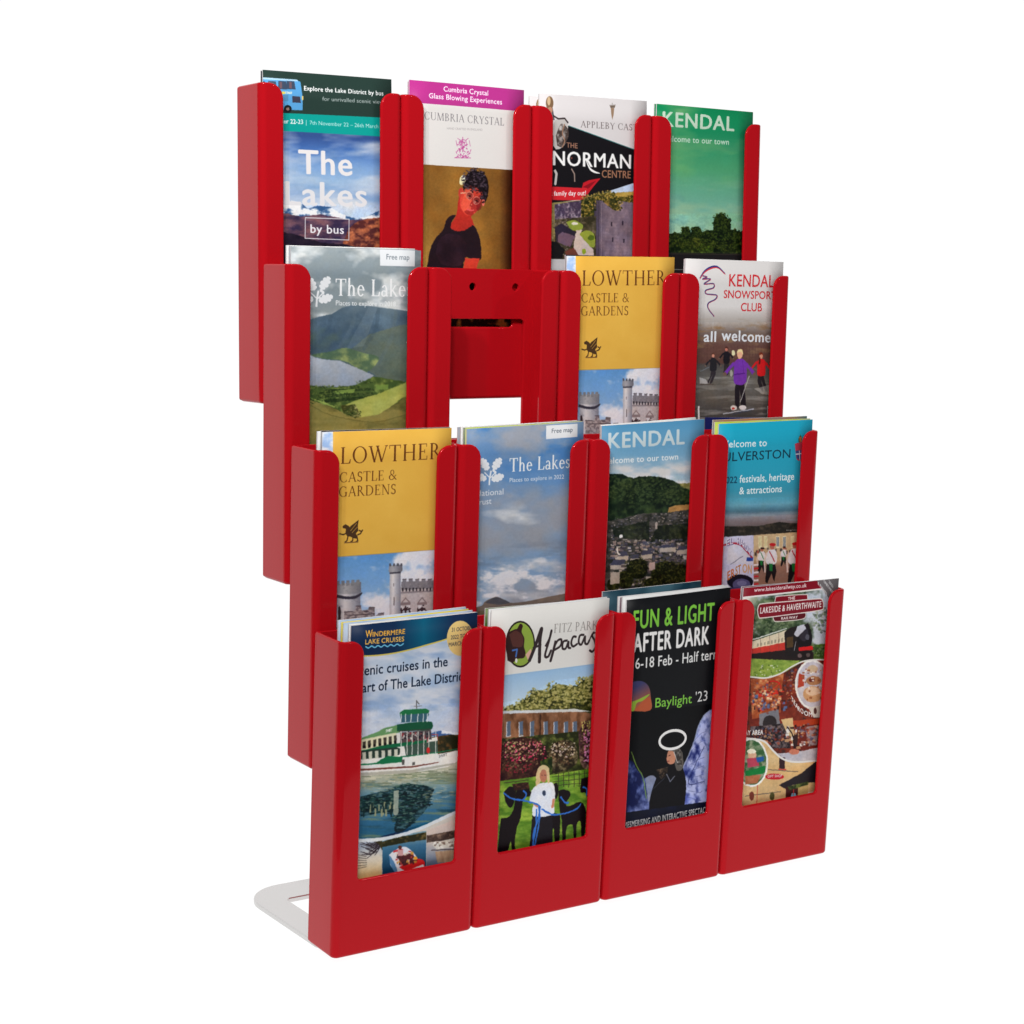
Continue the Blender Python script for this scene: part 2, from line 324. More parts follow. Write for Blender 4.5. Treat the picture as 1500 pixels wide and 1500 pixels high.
class Print:
    """artwork of one cover; every coordinate is read off an enlarged view of the photograph and flattened onto the leaflet"""
    def __init__(s, view, tier, tl, tr, base, depth=.006):
        s.vw = _VIEW[view]; s.k = tier; s.Y = depth
        s.tl = measure(*s.px(tl), tier, depth); s.tr = measure(*s.px(tr), tier, depth)
        s.w = float(np.linalg.norm(s.tr - s.tl)); s.u = (s.tr - s.tl) / s.w; s.v = np.array([s.u[1], -s.u[0]])
        s.NX, s.NY = int(s.w * RES), int(LEAF_H * RES)
        gx, gy = np.meshgrid((np.arange(s.NX) + .5) / RES, (np.arange(s.NY) + .5) / RES)
        X = s.tl[0] + gx * s.u[0] + gy * s.v[0]; Z = s.tl[1] + gx * s.u[1] + gy * s.v[1]
        px, py = unmeasure(X, Z, tier, depth)
        s.X = (px - s.vw[0]) * s.vw[2]; s.Y_ = (py - s.vw[1]) * s.vw[2]
        s.later = []; s.regions = []; s.soft = 1
        s.im = np.empty((s.NY, s.NX, 3)); s.im[:] = ink(base)
    def px(s, p): return s.vw[0] + p[0] / s.vw[2], s.vw[1] + p[1] / s.vw[2]
    def tx(s, P):                                       # view coordinates -> texels
        P = np.asarray(P, float).reshape(-1, 2); out = np.empty_like(P)
        for i, p in enumerate(P):
            q = measure(*s.px(p), s.k, s.Y) - s.tl; out[i] = (q @ s.u * RES, q @ s.v * RES)
        return out
    def cover(s, polys):
        """signed-area antialiased fill of polygons given in texels -> (mask, y slice)"""
        SS = 4; E = []
        for p in polys:
            p = np.asarray(p); a = np.sum(p[:, 0] * np.roll(p[:, 1], -1) - np.roll(p[:, 0], -1) * p[:, 1])
            if a < 0: p = p[::-1]
            E.append(np.hstack([p, np.roll(p, -1, 0)]))
        E = np.vstack(E); lo = max(0, int(E[:, [1, 3]].min())); hi = min(s.NY, int(E[:, [1, 3]].max()) + 2)
        if hi <= lo: return None
        acc = np.zeros((hi - lo, s.NX + 2)); ys = lo + (np.arange((hi - lo) * SS) + .5) / SS
        for ch in range(0, len(E), 400):
            e = E[ch:ch + 400]; y0, y1 = e[:, 1:2], e[:, 3:4]
            up = (ys >= np.minimum(y0, y1)) & (ys < np.maximum(y0, y1)); ei, yi = np.nonzero(up)
            if not len(ei): continue
            q = e[ei]; x = q[:, 0] + (ys[yi] - q[:, 1]) / (q[:, 3] - q[:, 1]) * (q[:, 2] - q[:, 0])
            x = np.clip(x, 0, s.NX); xi = x.astype(int); fr = x - xi; dr = np.where(q[:, 3] > q[:, 1], 1., -1.) / SS
            r_ = yi // SS
            np.add.at(acc, (r_, xi), dr * (1 - fr)); np.add.at(acc, (r_, xi + 1), dr * fr)
        return np.clip(np.abs(np.cumsum(acc, 1)[:, :s.NX]), 0, 1), slice(lo, hi)
    def blend(s, m, sl, c, al=1):
        if isinstance(c, np.ndarray) and c.ndim == 3: cc = c[sl]
        else: cc = ink(c)
        m = (m * al)[..., None]; s.im[sl] = s.im[sl] * (1 - m) + cc * m
    def poly(s, P, c, al=1):
        r_ = s.cover([s.tx(P)])
        if r_: s.blend(r_[0], r_[1], c, al)
    def band(s, a, b, c2, d2, c):                      # full-width band: top edge y=a at x=-200 .. b at x=1600
        s.poly([(-200, a), (1600, b), (1600, d2), (-200, c2)], c)
    def line(s, P, w, c, al=1, closed=False, taper=False):
        T = s.tx(P); w = w / s.vw[2] / 1.95 * RES / 1000 / 2
        if closed: T = np.vstack([T, T[:1]])
        polys = []
        n = len(T)
        for i in range(n - 1):
            a, b = T[i], T[i + 1]; dv = b - a; L = np.hypot(*dv)
            if L < 1e-6: continue
            nn = np.array([-dv[1], dv[0]]) / L
            wa = w * (math.sin(math.pi * (i + .3) / (n - .4)) * .7 + .3 if taper else 1); wb = w * (math.sin(math.pi * (i + 1.3) / (n - .4)) * .7 + .3 if taper else 1)
            polys.append([a + nn * wa, b + nn * wb, b - nn * wb, a - nn * wa])
            polys.append([b + wb * np.array([math.cos(t), math.sin(t)]) for t in np.linspace(0, 2 * math.pi, 9)[:-1]])
        m, sl = s.cover(polys) or (None, None)
        if m is not None: s.blend(m, sl, c, al)
    def curve(s, P, n=10):                             # Catmull-Rom through points
        P = [np.array(p, float) for p in P]; P = [2 * P[0] - P[1]] + P + [2 * P[-1] - P[-2]]; out = []
        for i in range(1, len(P) - 2):
            for t in np.linspace(0, 1, n, endpoint=False):
                a, b, c, d_ = P[i - 1:i + 3]
                out.append(.5 * ((2 * b) + (c - a) * t + (2 * a - 5 * b + 4 * c - d_) * t * t + (3 * b - a - 3 * c + d_) * t ** 3))
        return out + [P[-2]]
    def ell(s, cx, cy, rx, ry, c, al=1, rot=0, n=28):
        ca, sa = math.cos(math.radians(rot)), math.sin(math.radians(rot))
        s.poly([(cx + rx * math.cos(t) * ca - ry * math.sin(t) * sa, cy + rx * math.cos(t) * sa + ry * math.sin(t) * ca) for t in np.linspace(0, 2 * math.pi, n + 1)[:-1]], c, al)
    def ring(s, cx, cy, rx, ry, w, c, rot=0):
        ca, sa = math.cos(math.radians(rot)), math.sin(math.radians(rot))
        s.line([(cx + rx * math.cos(t) * ca - ry * math.sin(t) * sa, cy + rx * math.cos(t) * sa + ry * math.sin(t) * ca) for t in np.linspace(0, 2 * math.pi, 33)], w, c)
    def rect(s, x0, y0, x1, y1, c, al=1, sl=None):      # follows the slope of the printed lines
        k = s.slope if sl is None else sl
        s.poly([(x0, y0), (x1, y0 + k * (x1 - x0)), (x1, y1 + k * (x1 - x0)), (x0, y1)], c, al)
    slope = 0
    def field(s, sx, sy, seed, oct=4):                 # fractal noise over the view, 0..1
        o = 0; a = .5; t = 0
        for i in range(oct):
            o = o + a * vnoise(s.X / sx * 2 ** i + 50, s.Y_ / sy * 2 ** i + 50, seed + i * 7); t += a; a *= .55
        return o / t
    def ramp(s, stops, slope=None):                    # colour by height; stops [(y, colour)]
        k = s.slope if slope is None else slope
        y = s.Y_ - k * (s.X - 600); ys = [q[0] for q in stops]; cs = np.array([ink(q[1]) for q in stops])
        return np.stack([np.interp(y, ys, cs[:, i]) for i in range(3)], -1)
    def mix(s, a, b, m):
        a = ink(a) if not isinstance(a, np.ndarray) else a; b = ink(b) if not isinstance(b, np.ndarray) else b
        return a * (1 - m[..., None]) + b * m[..., None]
    def thr(s, f, lo, hi): return np.clip((f - lo) / (hi - lo), 0, 1)
    def put(s, P, c, al=1):                            # polygon filled with a whole-cover colour field
        s.poly(P, c, al)
    def clouds(s, sky, cl, sx, sy, seed, lo=.45, hi=.7): return s.mix(sky, cl, s.thr(s.field(sx, sy, seed), lo, hi))
    def leaves(s, P, dark, light, sc, seed, al=1):
        f = s.field(sc, sc, seed, 3); g = s.field(sc * 4, sc * 4, seed + 31, 3)
        s.poly(P, s.mix(dark, light, np.clip(s.thr(f, .4, .75) * .7 + (g - .5) * 1.2, 0, 1)), al)
    def specks(s, x0, y0, x1, y1, n, cols, a, b, seed, k=0):
        R = random.Random(seed)
        for c in cols:
            ps = []
            for _ in range(n // len(cols)):
                x = R.uniform(x0, x1); y = R.uniform(y0, y1) + k * (x - x0); w_, h_ = R.uniform(.4, 1) * a, R.uniform(.4, 1) * b
                ps.append(s.tx([(x, y), (x + w_, y), (x + w_, y + h_), (x, y + h_)]))
            r_ = s.cover(ps)
            if r_: s.blend(r_[0], r_[1], c, .9)
    def dabs(s, spots, cols, r, seed, flat=.8, al=.85):
        """small leaf-like dabs; spots = (cx, cy, rx, ry, how many); colours run from shaded to lit, the lit ones sit higher and to the left"""
        R = random.Random(seed); m = len(cols)
        for ci, c in enumerate(cols):
            ps = []
            for cx, cy, rx, ry, n in spots:
                for _ in range(max(1, n // m)):
                    a = R.uniform(0, 6.28); q = math.sqrt(R.random()); x = cx + rx * q * math.cos(a) - rx * .22 * ci / m; y = cy + ry * q * math.sin(a) - ry * .28 * ci / m
                    rr = r * R.uniform(.45, 1.2) * (1 - .35 * ci / m); ph = R.uniform(0, 3)
                    ps.append(s.tx([(x + rr * math.cos(ph + t) * R.uniform(.7, 1.2), y + flat * rr * math.sin(ph + t) * R.uniform(.7, 1.2)) for t in (0, 1.26, 2.5, 3.77, 5.0)]))
            r_ = s.cover(ps)
            if r_: s.blend(r_[0], r_[1], c, al)
    def text(s, *a, **k): s.later.append(lambda: s._text(*a, **k))
    def defer(s, f, *a, **k): s.later.append(lambda: f(*a, **k))
    def _text(s, t, x0, y0, x1, y1, h, c, bold=0, serif=False, al=1, cond=False):
        """baseline from (x0,y0) to (x1,y1), capital height h, all in view units"""
        A, B, U = s.tx([(x0, y0), (x1, y1), (x0, y0 - h)])
        if serif:
            P = serif_polys(t); cap = 1.0
            if bold > .004: P = [q + np.array([dx * bold, 0]) for dx in (-.5, .5) for q in P]
        else:
            P = list(glyph_tris(t, bold)); cap = .69
            if bold > .004:
                b = bold * .62; P = [q + np.array([dx * b, dy * b * .6]) for dx, dy in ((-1, 0), (1, 0), (0, 1), (0, -1), (0, 0)) for q in P]
        allp = np.vstack([np.asarray(q) for q in P]); lo, hi = allp[:, 0].min(), allp[:, 0].max()
        ex = (B - A) / (hi - lo); ey = (U - A) / cap
        ey = np.array([ey[0] * .0, ey[1]]) if abs(ex[1]) < .2 * abs(ex[0]) else ey
        polys = [A + (np.asarray(q)[:, :1] - lo) * ex + np.asarray(q)[:, 1:2] * ey for q in P]
        r_ = s.cover(polys)
        if r_: s.blend(r_[0], r_[1], c, al)
    def photo(s, P, amp=1.0): s.regions.append((P, amp))
    def develop(s):
        """give the picture areas the irregular outlines and broken tone of a printed photograph, then set the type on top"""
        if s.regions:
            m = np.zeros((s.NY, s.NX))
            for P, amp in s.regions:
                r_ = s.cover([s.tx(P)])
                if r_: m[r_[1]] = np.maximum(m[r_[1]], r_[0] * amp)
            k = s.vw[2]
            def n(sc, seed, o=3): return (s.field(sc * k, sc * k, seed, o) - .5) * 2
            dx = (n(4, 201, 2) * 1.7 + n(1.7, 203, 2) * 1.1) * m; dy = (n(4, 205, 2) * 1.7 + n(1.7, 207, 2) * 1.1) * m
            gy, gx = np.mgrid[0:s.NY, 0:s.NX]
            fx = np.clip(gx + dx, 0, s.NX - 1.001); fy = np.clip(gy + dy, 0, s.NY - 1.001); ix, iy = fx.astype(int), fy.astype(int); ax, ay = (fx - ix)[..., None], (fy - iy)[..., None]
            w = (s.im[iy, ix] * (1 - ax) + s.im[iy, ix + 1] * ax) * (1 - ay) + (s.im[iy + 1, ix] * (1 - ax) + s.im[iy + 1, ix + 1] * ax) * ay
            inside = (m > .02)[..., None]; s.im = np.where(inside, w, s.im)
            lum = 1 + (n(2.6, 211, 2) * .055 + n(1.0, 213, 1) * .035 + n(24, 215, 2) * .06) * m
            s.im = np.clip(s.im * lum[..., None], 0, 1)
            s.im[..., 0] *= 1 + n(12, 217, 2) * .035 * m; s.im[..., 2] *= 1 - n(12, 217, 2) * .05 * m
            cc = (s.im - .42) * 1.13 + .42; s.im = s.im + (np.clip(cc, 0, 1) - s.im) * np.minimum(1, m * 1.5)[..., None]
            for _ in range(s.soft):
                b = s.im.copy(); b[1:-1, 1:-1] = (s.im[1:-1, 1:-1] * 2 + s.im[:-2, 1:-1] + s.im[2:, 1:-1] + s.im[1:-1, :-2] + s.im[1:-1, 2:]) / 6
                s.im = np.where(inside, b, s.im)
        for f_ in s.later: f_()
    def image(s, name):
        s.develop()
        im = bpy.data.images.new(name, s.NX, s.NY); px = np.ones((s.NY, s.NX, 4), np.float32)
        g = (s.field(6, 6, 91, 2) - .5) * .010
        px[..., :3] = np.clip(s.im + g[..., None], 0, 1)[::-1]; im.pixels.foreach_set(px.ravel()); im.update(); im.pack()
        return im

PR = {}
WH = (224, 219, 215)
def oak(p, pts, c):                                    # pale oak sprig: stem and three lobed leaves
    (cx, cy), k = pts
    p.line([(cx - 5 * k, cy + 105 * k), (cx - 2 * k, cy + 50 * k), (cx + 8 * k, cy)], 13 * k, c)
    p.line([(cx - 2 * k, cy + 55 * k), (cx + 35 * k, cy + 15 * k)], 8 * k, c); p.line([(cx, cy + 50 * k), (cx - 40 * k, cy + 10 * k)], 8 * k, c)
    for (lx, ly, an, L) in ((cx + 52 * k, cy - 55 * k, -55, 1), (cx - 38 * k, cy - 50 * k, -120, 1), (cx + 55 * k, cy + 50 * k, -20, .95), (cx - 70 * k, cy + 45 * k, -160, .95)):
        ca, sa = math.cos(math.radians(an)), math.sin(math.radians(an))
        p.line([(lx - 46 * ca * k, ly - 46 * sa * k), (lx + 48 * ca * k, ly + 48 * sa * k)], 17 * k, c)
        for t, rr in ((-30, 20), (-4, 27), (24, 25), (46, 14)):
            for sd in (-1, 1):
                p.ell(lx + (t * ca - sd * rr * .6 * sa) * k * L, ly + (t * sa + sd * rr * .6 * ca) * k * L, rr * .58 * k, rr * .58 * k, c)
    for (ax, ay) in ((28, -8), (40, 8)): p.ell(cx + ax * k, cy + ay * k, 10 * k, 13 * k, c)

# ---- top tier
p = Print('A', 3, (305, 103), (1187, 170), (40, 60, 54)); p.slope = .06
p.band(370, 455, 505, 590, (10, 160, 150))
sky = p.ramp([(560, (58, 84, 140)), (640, (72, 110, 172)), (760, (125, 160, 205)), (860, (150, 180, 212)), (960, (120, 155, 200)), (1060, (180, 200, 222))], .04)
sky = p.clouds(sky, (205, 212, 222), 420, 130, 3, .45, .78)
p.put([(-100, 492), (1600, 590), (1600, 1700), (-100, 1700)], sky)
snow = p.mix((60, 95, 140), (225, 228, 232), p.thr(p.field(60, 40, 5), .42, .6))
p.put([(200, 1040), (440, 1040), (500, 1000), (560, 1015), (610, 1055), (680, 1035), (760, 1045), (840, 1090), (910, 1120), (1000, 1118), (1090, 1075), (1300, 1040), (1300, 1250), (200, 1200)], snow)
rock = p.mix((62, 52, 78), (128, 92, 100), p.thr(p.field(90, 35, 8), .35, .7))
p.put([(200, 1075), (440, 1085), (560, 1110), (700, 1095), (900, 1135), (1100, 1120), (1300, 1120), (1300, 1600), (200, 1600)], rock)
p.put([(850, 1290), (890, 1190), (960, 1140), (1060, 1120), (1300, 1110), (1300, 1400), (860, 1400)], p.mix((90, 50, 50), (190, 115, 80), p.thr(p.field(35, 28, 12), .35, .7)))
p.put([(200, 1180), (520, 1230), (700, 1290), (860, 1300), (1100, 1360), (1300, 1500), (1300, 2600), (200, 2600)], p.mix((28, 24, 40), (60, 50, 62), p.field(60, 40, 2)))
p.poly([(200, 150), (540, 174), (563, 190), (578, 300), (577, 382), (200, 372)], (88, 160, 214)); p.poly([(200, 148), (540, 172), (548, 184), (200, 162)], (170, 205, 228))
for x in (318, 392, 462, 518): p.poly([(x - 50, 180), (x + 2, 183), (x + 12, 240), (x - 52, 236)], (60, 74, 96))
for x in (340, 420, 486): p.poly([(x, 186), (x + 16, 188), (x + 18, 232), (x, 230)], (112, 84, 92))
p.poly([(506, 284), (560, 288), (566, 332), (508, 328)], (62, 62, 78)); p.poly([(300, 268), (480, 276), (480, 320), (300, 310)], (70, 100, 120), .4)
p.poly([(572, 284), (582, 285), (582, 312), (573, 312)], (235, 205, 120)); p.text('COAST', 458, 268, 506, 270, 14, (235, 235, 210), .02); p.ell(447, 262, 14, 9, (225, 205, 90))
p.ell(476, 373, 27, 27, (28, 30, 34)); p.ell(476, 373, 11, 11, (150, 120, 110)); p.poly([(300, 372), (440, 376), (440, 388), (300, 384)], (110, 160, 60), .6)
p.text('Explore the Lake District by bus', 587, 245, 1131, 281, 30, (240, 242, 240), .025)
p.text('for unrivalled scenic views', 712, 316, 1146, 340, 27, (190, 200, 198))
p.text('Winter 22-23', 366, 468, 580, 476, 30, (240, 245, 245), .02); p.line([(602, 448), (602, 486)], 3, (220, 240, 240))
p.text('7th November 22 – 26th March 23', 626, 480, 1140, 508, 27, (215, 240, 238))
p.text('The', 548, 815, 917, 830, 163, (236, 231, 231), .035); p.text('Lakes', 455, 1030, 1017, 1042, 162, (230, 228, 230), .035)
p.defer(p.line, [(594, 1119), (893, 1129), (891, 1272), (592, 1260)], 5, (225, 225, 230), closed=True)
p.text('by bus', 628, 1222, 858, 1230, 58, (238, 236, 240), .03)
p.photo([(-100, 500), (1600, 598), (1600, 2600), (-100, 2600)], .35); p.photo([(-100, 1000), (1600, 1050), (1600, 2600), (-100, 2600)], 1); PR['A'] = p

p = Print('B', 3, (190, 130), (1007, 203), (182, 52, 136)); p.slope = .08
p.put([(-200, 258), (1300, 378), (1300, 900), (-200, 800)], p.mix(WH, (228, 224, 220), p.field(300, 300, 1)))
p.text('Cumbria Crystal', 430, 212, 748, 242, 36, (240, 225, 236), .02); p.text('Glass Blowing Experiences', 327, 260, 848, 305, 36, (240, 225, 236), .02)
p.text('CUMBRIA CRYSTAL', 296, 410, 863, 455, 54, (122, 116, 120), serif=True)
p.text('HAND CRAFTED IN ENGLAND', 455, 482, 708, 492, 15, (168, 162, 162))
R = random.Random(5)
for i in range(46):
    x = 567 + R.gauss(0, 28) * (1 + .3 * R.random()); y = R.uniform(560, 680); p.line(p.curve([(x, y), (x + R.uniform(-14, 14), y + R.uniform(-14, 4)), (x + R.uniform(-18, 18), y + R.uniform(4, 16))], 4), 3.2, (196, 92, 156))
for y, h in ((535, 40), (600, 40)): p.line([(568, y), (568, y + h)], 6, (190, 85, 150))
for x in (520, 545, 590, 614): p.line([(x, 560), (x + 8, 600)], 4, (190, 85, 150))
p.line([(510, 683), (625, 684)], 4, (190, 85, 150)); p.line([(530, 545), (555, 560), (568, 552), (590, 560), (606, 545)], 4, (190, 85, 150))
brown = p.mix((98, 66, 34), (152, 108, 52), p.thr(p.field(330, 420, 21, 3) + (640 - p.X) / 1400, .3, .75))
brown = p.mix(brown, (62, 30, 24), p.thr(p.X, 830, 930)); brown = p.mix(brown, (196, 160, 84), p.thr(420 - p.X + (p.Y_ - 1100) * .5, 60, 330) * .75)
p.put([(-200, 700), (1300, 792), (1300, 2800), (-200, 2800)], brown)
skin, skd = (206, 76, 62), (150, 44, 42)
p.poly(p.curve([(545, 930), (532, 1040), (520, 1100), (480, 1180), (540, 1215), (620, 1190), (650, 1165), (632, 1100), (660, 1050)]), (176, 52, 44))
p.ell(560, 935, 20, 42, (190, 70, 58)); p.ell(628, 975, 76, 118, skin, rot=12); p.ell(600, 1000, 40, 70, (222, 96, 74), .7, 12); p.ell(662, 1010, 34, 60, skd, .7, 12)
p.poly(p.curve([(572, 890), (600, 800), (660, 775), (720, 800), (752, 860), (748, 950), (722, 1005), (700, 950), (680, 905), (630, 880), (600, 900), (580, 930)]), (34, 26, 30))
p.leaves(p.curve([(600, 870), (630, 790), (700, 800), (735, 870), (700, 900), (640, 860)]), (34, 26, 30), (92, 74, 84), 18, 4)
p.ell(568, 840, 20, 38, (224, 214, 168), rot=15); p.ell(578, 820, 10, 16, (245, 240, 214))
p.ell(648, 940, 70, 46, (176, 60, 50), .6, 14); p.ell(606, 930, 30, 40, (232, 120, 92), .45); p.ell(616, 1070, 34, 18, (140, 40, 38), .7, 10); p.ell(690, 1000, 22, 60, (112, 32, 36), .6, 12)
for gx, gy in ((618, 952), (668, 985)): p.ell(gx, gy, 25, 27, (120, 56, 54), .55, 15); p.ell(gx + 2, gy + 2, 11, 6, (40, 22, 26), .9, 20); p.line([(gx - 14, gy - 16), (gx + 14, gy - 10)], 4, (60, 28, 30), .7); p.ring(gx, gy, 25, 27, 2.6, (216, 150, 128), 15); p.ell(gx - 12, gy + 10, 6, 9, (214, 160, 140), .6)
p.line(p.curve([(640, 966), (632, 1000), (620, 1022), (634, 1028)]), 5, (150, 44, 42), .7); p.ell(628, 1018, 9, 7, (236, 136, 108), .8)
p.line([(594, 930), (556, 935)], 5, (222, 190, 160)); p.line([(600, 1045), (622, 1056), (645, 1052)], 10, (214, 90, 88)); p.line([(636, 985), (622, 1020), (640, 1026)], 5, skd); p.ell(716, 1000, 10, 24, (214, 110, 96))
p.poly(p.curve([(318, 1470), (338, 1340), (372, 1262), (430, 1195), (450, 1130), (478, 1096), (520, 1090), (498, 1130), (486, 1180), (540, 1205), (612, 1182), (642, 1160), (676, 1210), (696, 1290), (698, 1400), (640, 1396), (586, 1390), (572, 1470), (540, 1900), (330, 1900)]), (44, 32, 38))
p.put(p.curve([(400, 1260), (470, 1220), (560, 1240), (600, 1330), (560, 1440), (430, 1440), (380, 1360)]), p.mix((40, 28, 34), (66, 44, 54), p.field(90, 120, 9)))
p.dabs([(660, 850, 84, 84, 260), (720, 930, 30, 70, 70)], [(22, 18, 22), (34, 28, 34), (60, 50, 60), (92, 78, 88)], 13, 3, .5)
p.poly([(588, 1392), (690, 1398), (668, 1460), (640, 2200), (580, 2200), (576, 1450)], (196, 66, 52))
p.put([(560, 1560), (900, 1560), (900, 2900), (200, 2900), (200, 1560)], p.mix((60, 36, 26), (226, 160, 84), p.thr(p.field(60, 60, 44), .45, .65)))
p.photo([(-200, 704), (1300, 796), (1300, 2800), (-200, 2800)], 1.0); PR['B'] = p

p = Print('C', 3, (270, 90), (1132, 153), (218, 212, 212)); p.slope = .09
p.poly([(150, 500), (380, 420), (500, 346), (1300, 625), (1300, 712), (1010, 800), (640, 915), (380, 950), (150, 960)], (22, 20, 24)); p.line([(500, 344), (1010, 527), (1300, 632)], 5, (50, 120, 120))
# mounted knight, grey and brown
p.poly(p.curve([(380, 500), (384, 330), (420, 290), (470, 290), (496, 350), (480, 470), (440, 520), (400, 530)]), (196, 190, 186)); p.leaves(p.curve([(400, 420), (440, 330), (490, 360), (500, 430), (450, 510), (410, 500)]), (70, 58, 54), (206, 200, 196), 22, 6)
p.ell(352, 166, 30, 54, (120, 92, 66)); p.ell(346, 150, 13, 34, (196, 168, 132)); p.poly([(330, 205), (376, 205), (392, 300), (300, 300)], (90, 84, 88)); p.ell(355, 222, 20, 26, (178, 130, 104)); p.line([(376, 262), (420, 290), (470, 286), (496, 320)], 12, (60, 50, 52))
p.line(p.curve([(470, 330), (452, 400), (470, 460), (452, 512)]), 8, (160, 120, 96)); p.line([(388, 690), (404, 720), (394, 800)], 22, (196, 190, 186)); p.line([(522, 680), (546, 722), (548, 780)], 11, (150, 130, 120))
p.poly([(828, 182), (878, 178), (870, 204), (836, 206)], (112, 96, 84)); p.poly([(838, 206), (866, 206), (860, 262), (850, 300), (843, 262)], (150, 122, 98)); p.line([(832, 184), (874, 182)], 5, (200, 196, 196)); p.line([(850, 166), (850, 180)], 8, (170, 165, 160))
p.text('APPLEBY CASTLE', 597, 356, 1120, 390, 50, (104, 92, 92), serif=True)
p.text('THE', 484, 514, 572, 522, 40, (156, 112, 92), .02); p.text('NORMAN', 376, 652, 1002, 682, 112, (240, 238, 236), .035)
p.line(p.curve([(640, 620), (670, 680), (705, 706), (748, 718)]), 17, (240, 238, 236), taper=True); p.ell(524, 598, 7, 8, (120, 60, 50))
p.text('CENTRE', 765, 750, 1000, 758, 58, (160, 112, 86), .02)
p.poly(p.curve([(200, 815), (400, 822), (596, 832), (640, 826), (655, 870), (640, 915), (560, 928), (380, 926), (200, 915)], 6), (208, 38, 48)); p.poly([(606, 832), (616, 792), (660, 772), (756, 756), (700, 820), (676, 850), (640, 900), (650, 830)], (196, 30, 42)); p.poly([(612, 826), (680, 790), (720, 776), (660, 836)], (140, 20, 32))
p.text('Great family day out!', 268, 893, 637, 889, 36, (240, 232, 232), .03)
p.put([(150, 965), (640, 925), (820, 860), (1010, 798), (1300, 720), (1300, 1600), (150, 1600)], p.mix((110, 104, 70), (168, 150, 92), p.field(50, 40, 5)))
p.poly([(800, 864), (1010, 798), (1300, 720), (1300, 850), (1000, 862), (860, 870)], (186, 200, 222)); p.put([(780, 880), (1000, 862), (1300, 850), (1300, 940), (760, 960)], p.mix((150, 120, 60), (206, 178, 96), p.field(60, 20, 5)))
p.leaves([(590, 930), (700, 880), (800, 870), (900, 900), (1020, 900), (1020, 1010), (700, 1160), (590, 1090)], (50, 56, 28), (168, 138, 66), 26, 3)
st = p.mix((96, 84, 98), (160, 140, 150), p.field(40, 70, 13)); st = p.mix(st, (70, 62, 78), 1 - p.thr(p.X, 705, 800))
p.put([(704, 944), (712, 920), (740, 932), (760, 918), (1020, 948), (1020, 1600), (704, 1600)], st)
for y in range(960, 1600, 26): p.line([(704, y), (1020, y + 14)], 2, (90, 80, 92), .4)
p.leaves(p.curve([(740, 905), (800, 880), (860, 900), (910, 980), (870, 1010), (800, 960)]), (60, 60, 34), (170, 130, 70), 20, 8)
p.dabs([(660, 960, 70, 70, 170), (800, 900, 90, 40, 160), (900, 960, 40, 60, 60), (990, 920, 40, 30, 50), (640, 1060, 50, 80, 120)], [(40, 44, 24), (74, 72, 36), (120, 104, 50), (176, 146, 76)], 11, 3)
for a_, b_ in ((840, 1100), (930, 1090), (850, 1220), (940, 1230)): p.poly([(a_, b_), (a_ + 12, b_), (a_ + 12, b_ + 34), (a_, b_ + 34)], (58, 50, 62))
p.line([(740, 940), (740, 1600)], 8, (60, 52, 64), .6); p.line([(762, 950), (762, 1600)], 5, (170, 152, 160), .6)
p.leaves([(388, 960), (600, 930), (600, 1060), (388, 1090)], (74, 60, 78), (176, 160, 170), 20, 15)
for x in range(400, 600, 26): p.poly([(x, 990), (x + 9, 990), (x + 9, 1012), (x, 1012)], (66, 58, 74)); p.poly([(x, 1035), (x + 9, 1035), (x + 9, 1054), (x, 1054)], (66, 58, 74))
p.leaves([(388, 1080), (720, 1050), (720, 1600), (388, 1600)], (58, 54, 40), (120, 104, 84), 24, 16)
p.dabs([(500, 1260, 130, 130, 260), (440, 1120, 70, 50, 90)], [(50, 46, 42), (92, 80, 76), (130, 118, 110), (170, 156, 146)], 12, 22, .6, .5)
p.poly(p.curve([(480, 1100), (540, 1085), (610, 1120), (600, 1160), (520, 1170)]), (138, 150, 66)); p.ell(548, 1112, 28, 10, (214, 206, 190)); p.poly(p.curve([(580, 1190), (650, 1165), (705, 1200), (705, 1300), (640, 1270), (590, 1230)]), (140, 150, 64))
p.poly([(560, 1165), (610, 1160), (590, 1200), (700, 1320), (705, 1500), (560, 1500), (540, 1290)], (198, 182, 174)); p.ell(680, 1222, 26, 24, (86, 104, 40)); p.ell(622, 1330, 16, 22, (140, 160, 50))
p.poly([(388, 1140), (440, 1110), (560, 1180), (520, 1290), (400, 1250)], (52, 46, 60)); p.poly([(412, 1200), (452, 1176), (556, 1212), (508, 1296), (412, 1256)], (110, 88, 104)); p.poly([(470, 1330), (540, 1300), (580, 1360), (560, 1390), (480, 1390)], (110, 66, 56)); p.poly([(200, 1240), (400, 1250), (470, 1320), (440, 1388), (200, 1388)], (34, 32, 34))
p.put([(100, 1388), (1300, 1395), (1300, 2600), (100, 2600)], p.mix((176, 180, 182), (205, 206, 208), p.field(80, 60, 3)))
p.photo([(150, 968), (640, 930), (820, 864), (1010, 802), (1300, 724), (1300, 1385), (150, 1380)], 1); PR['C'] = p

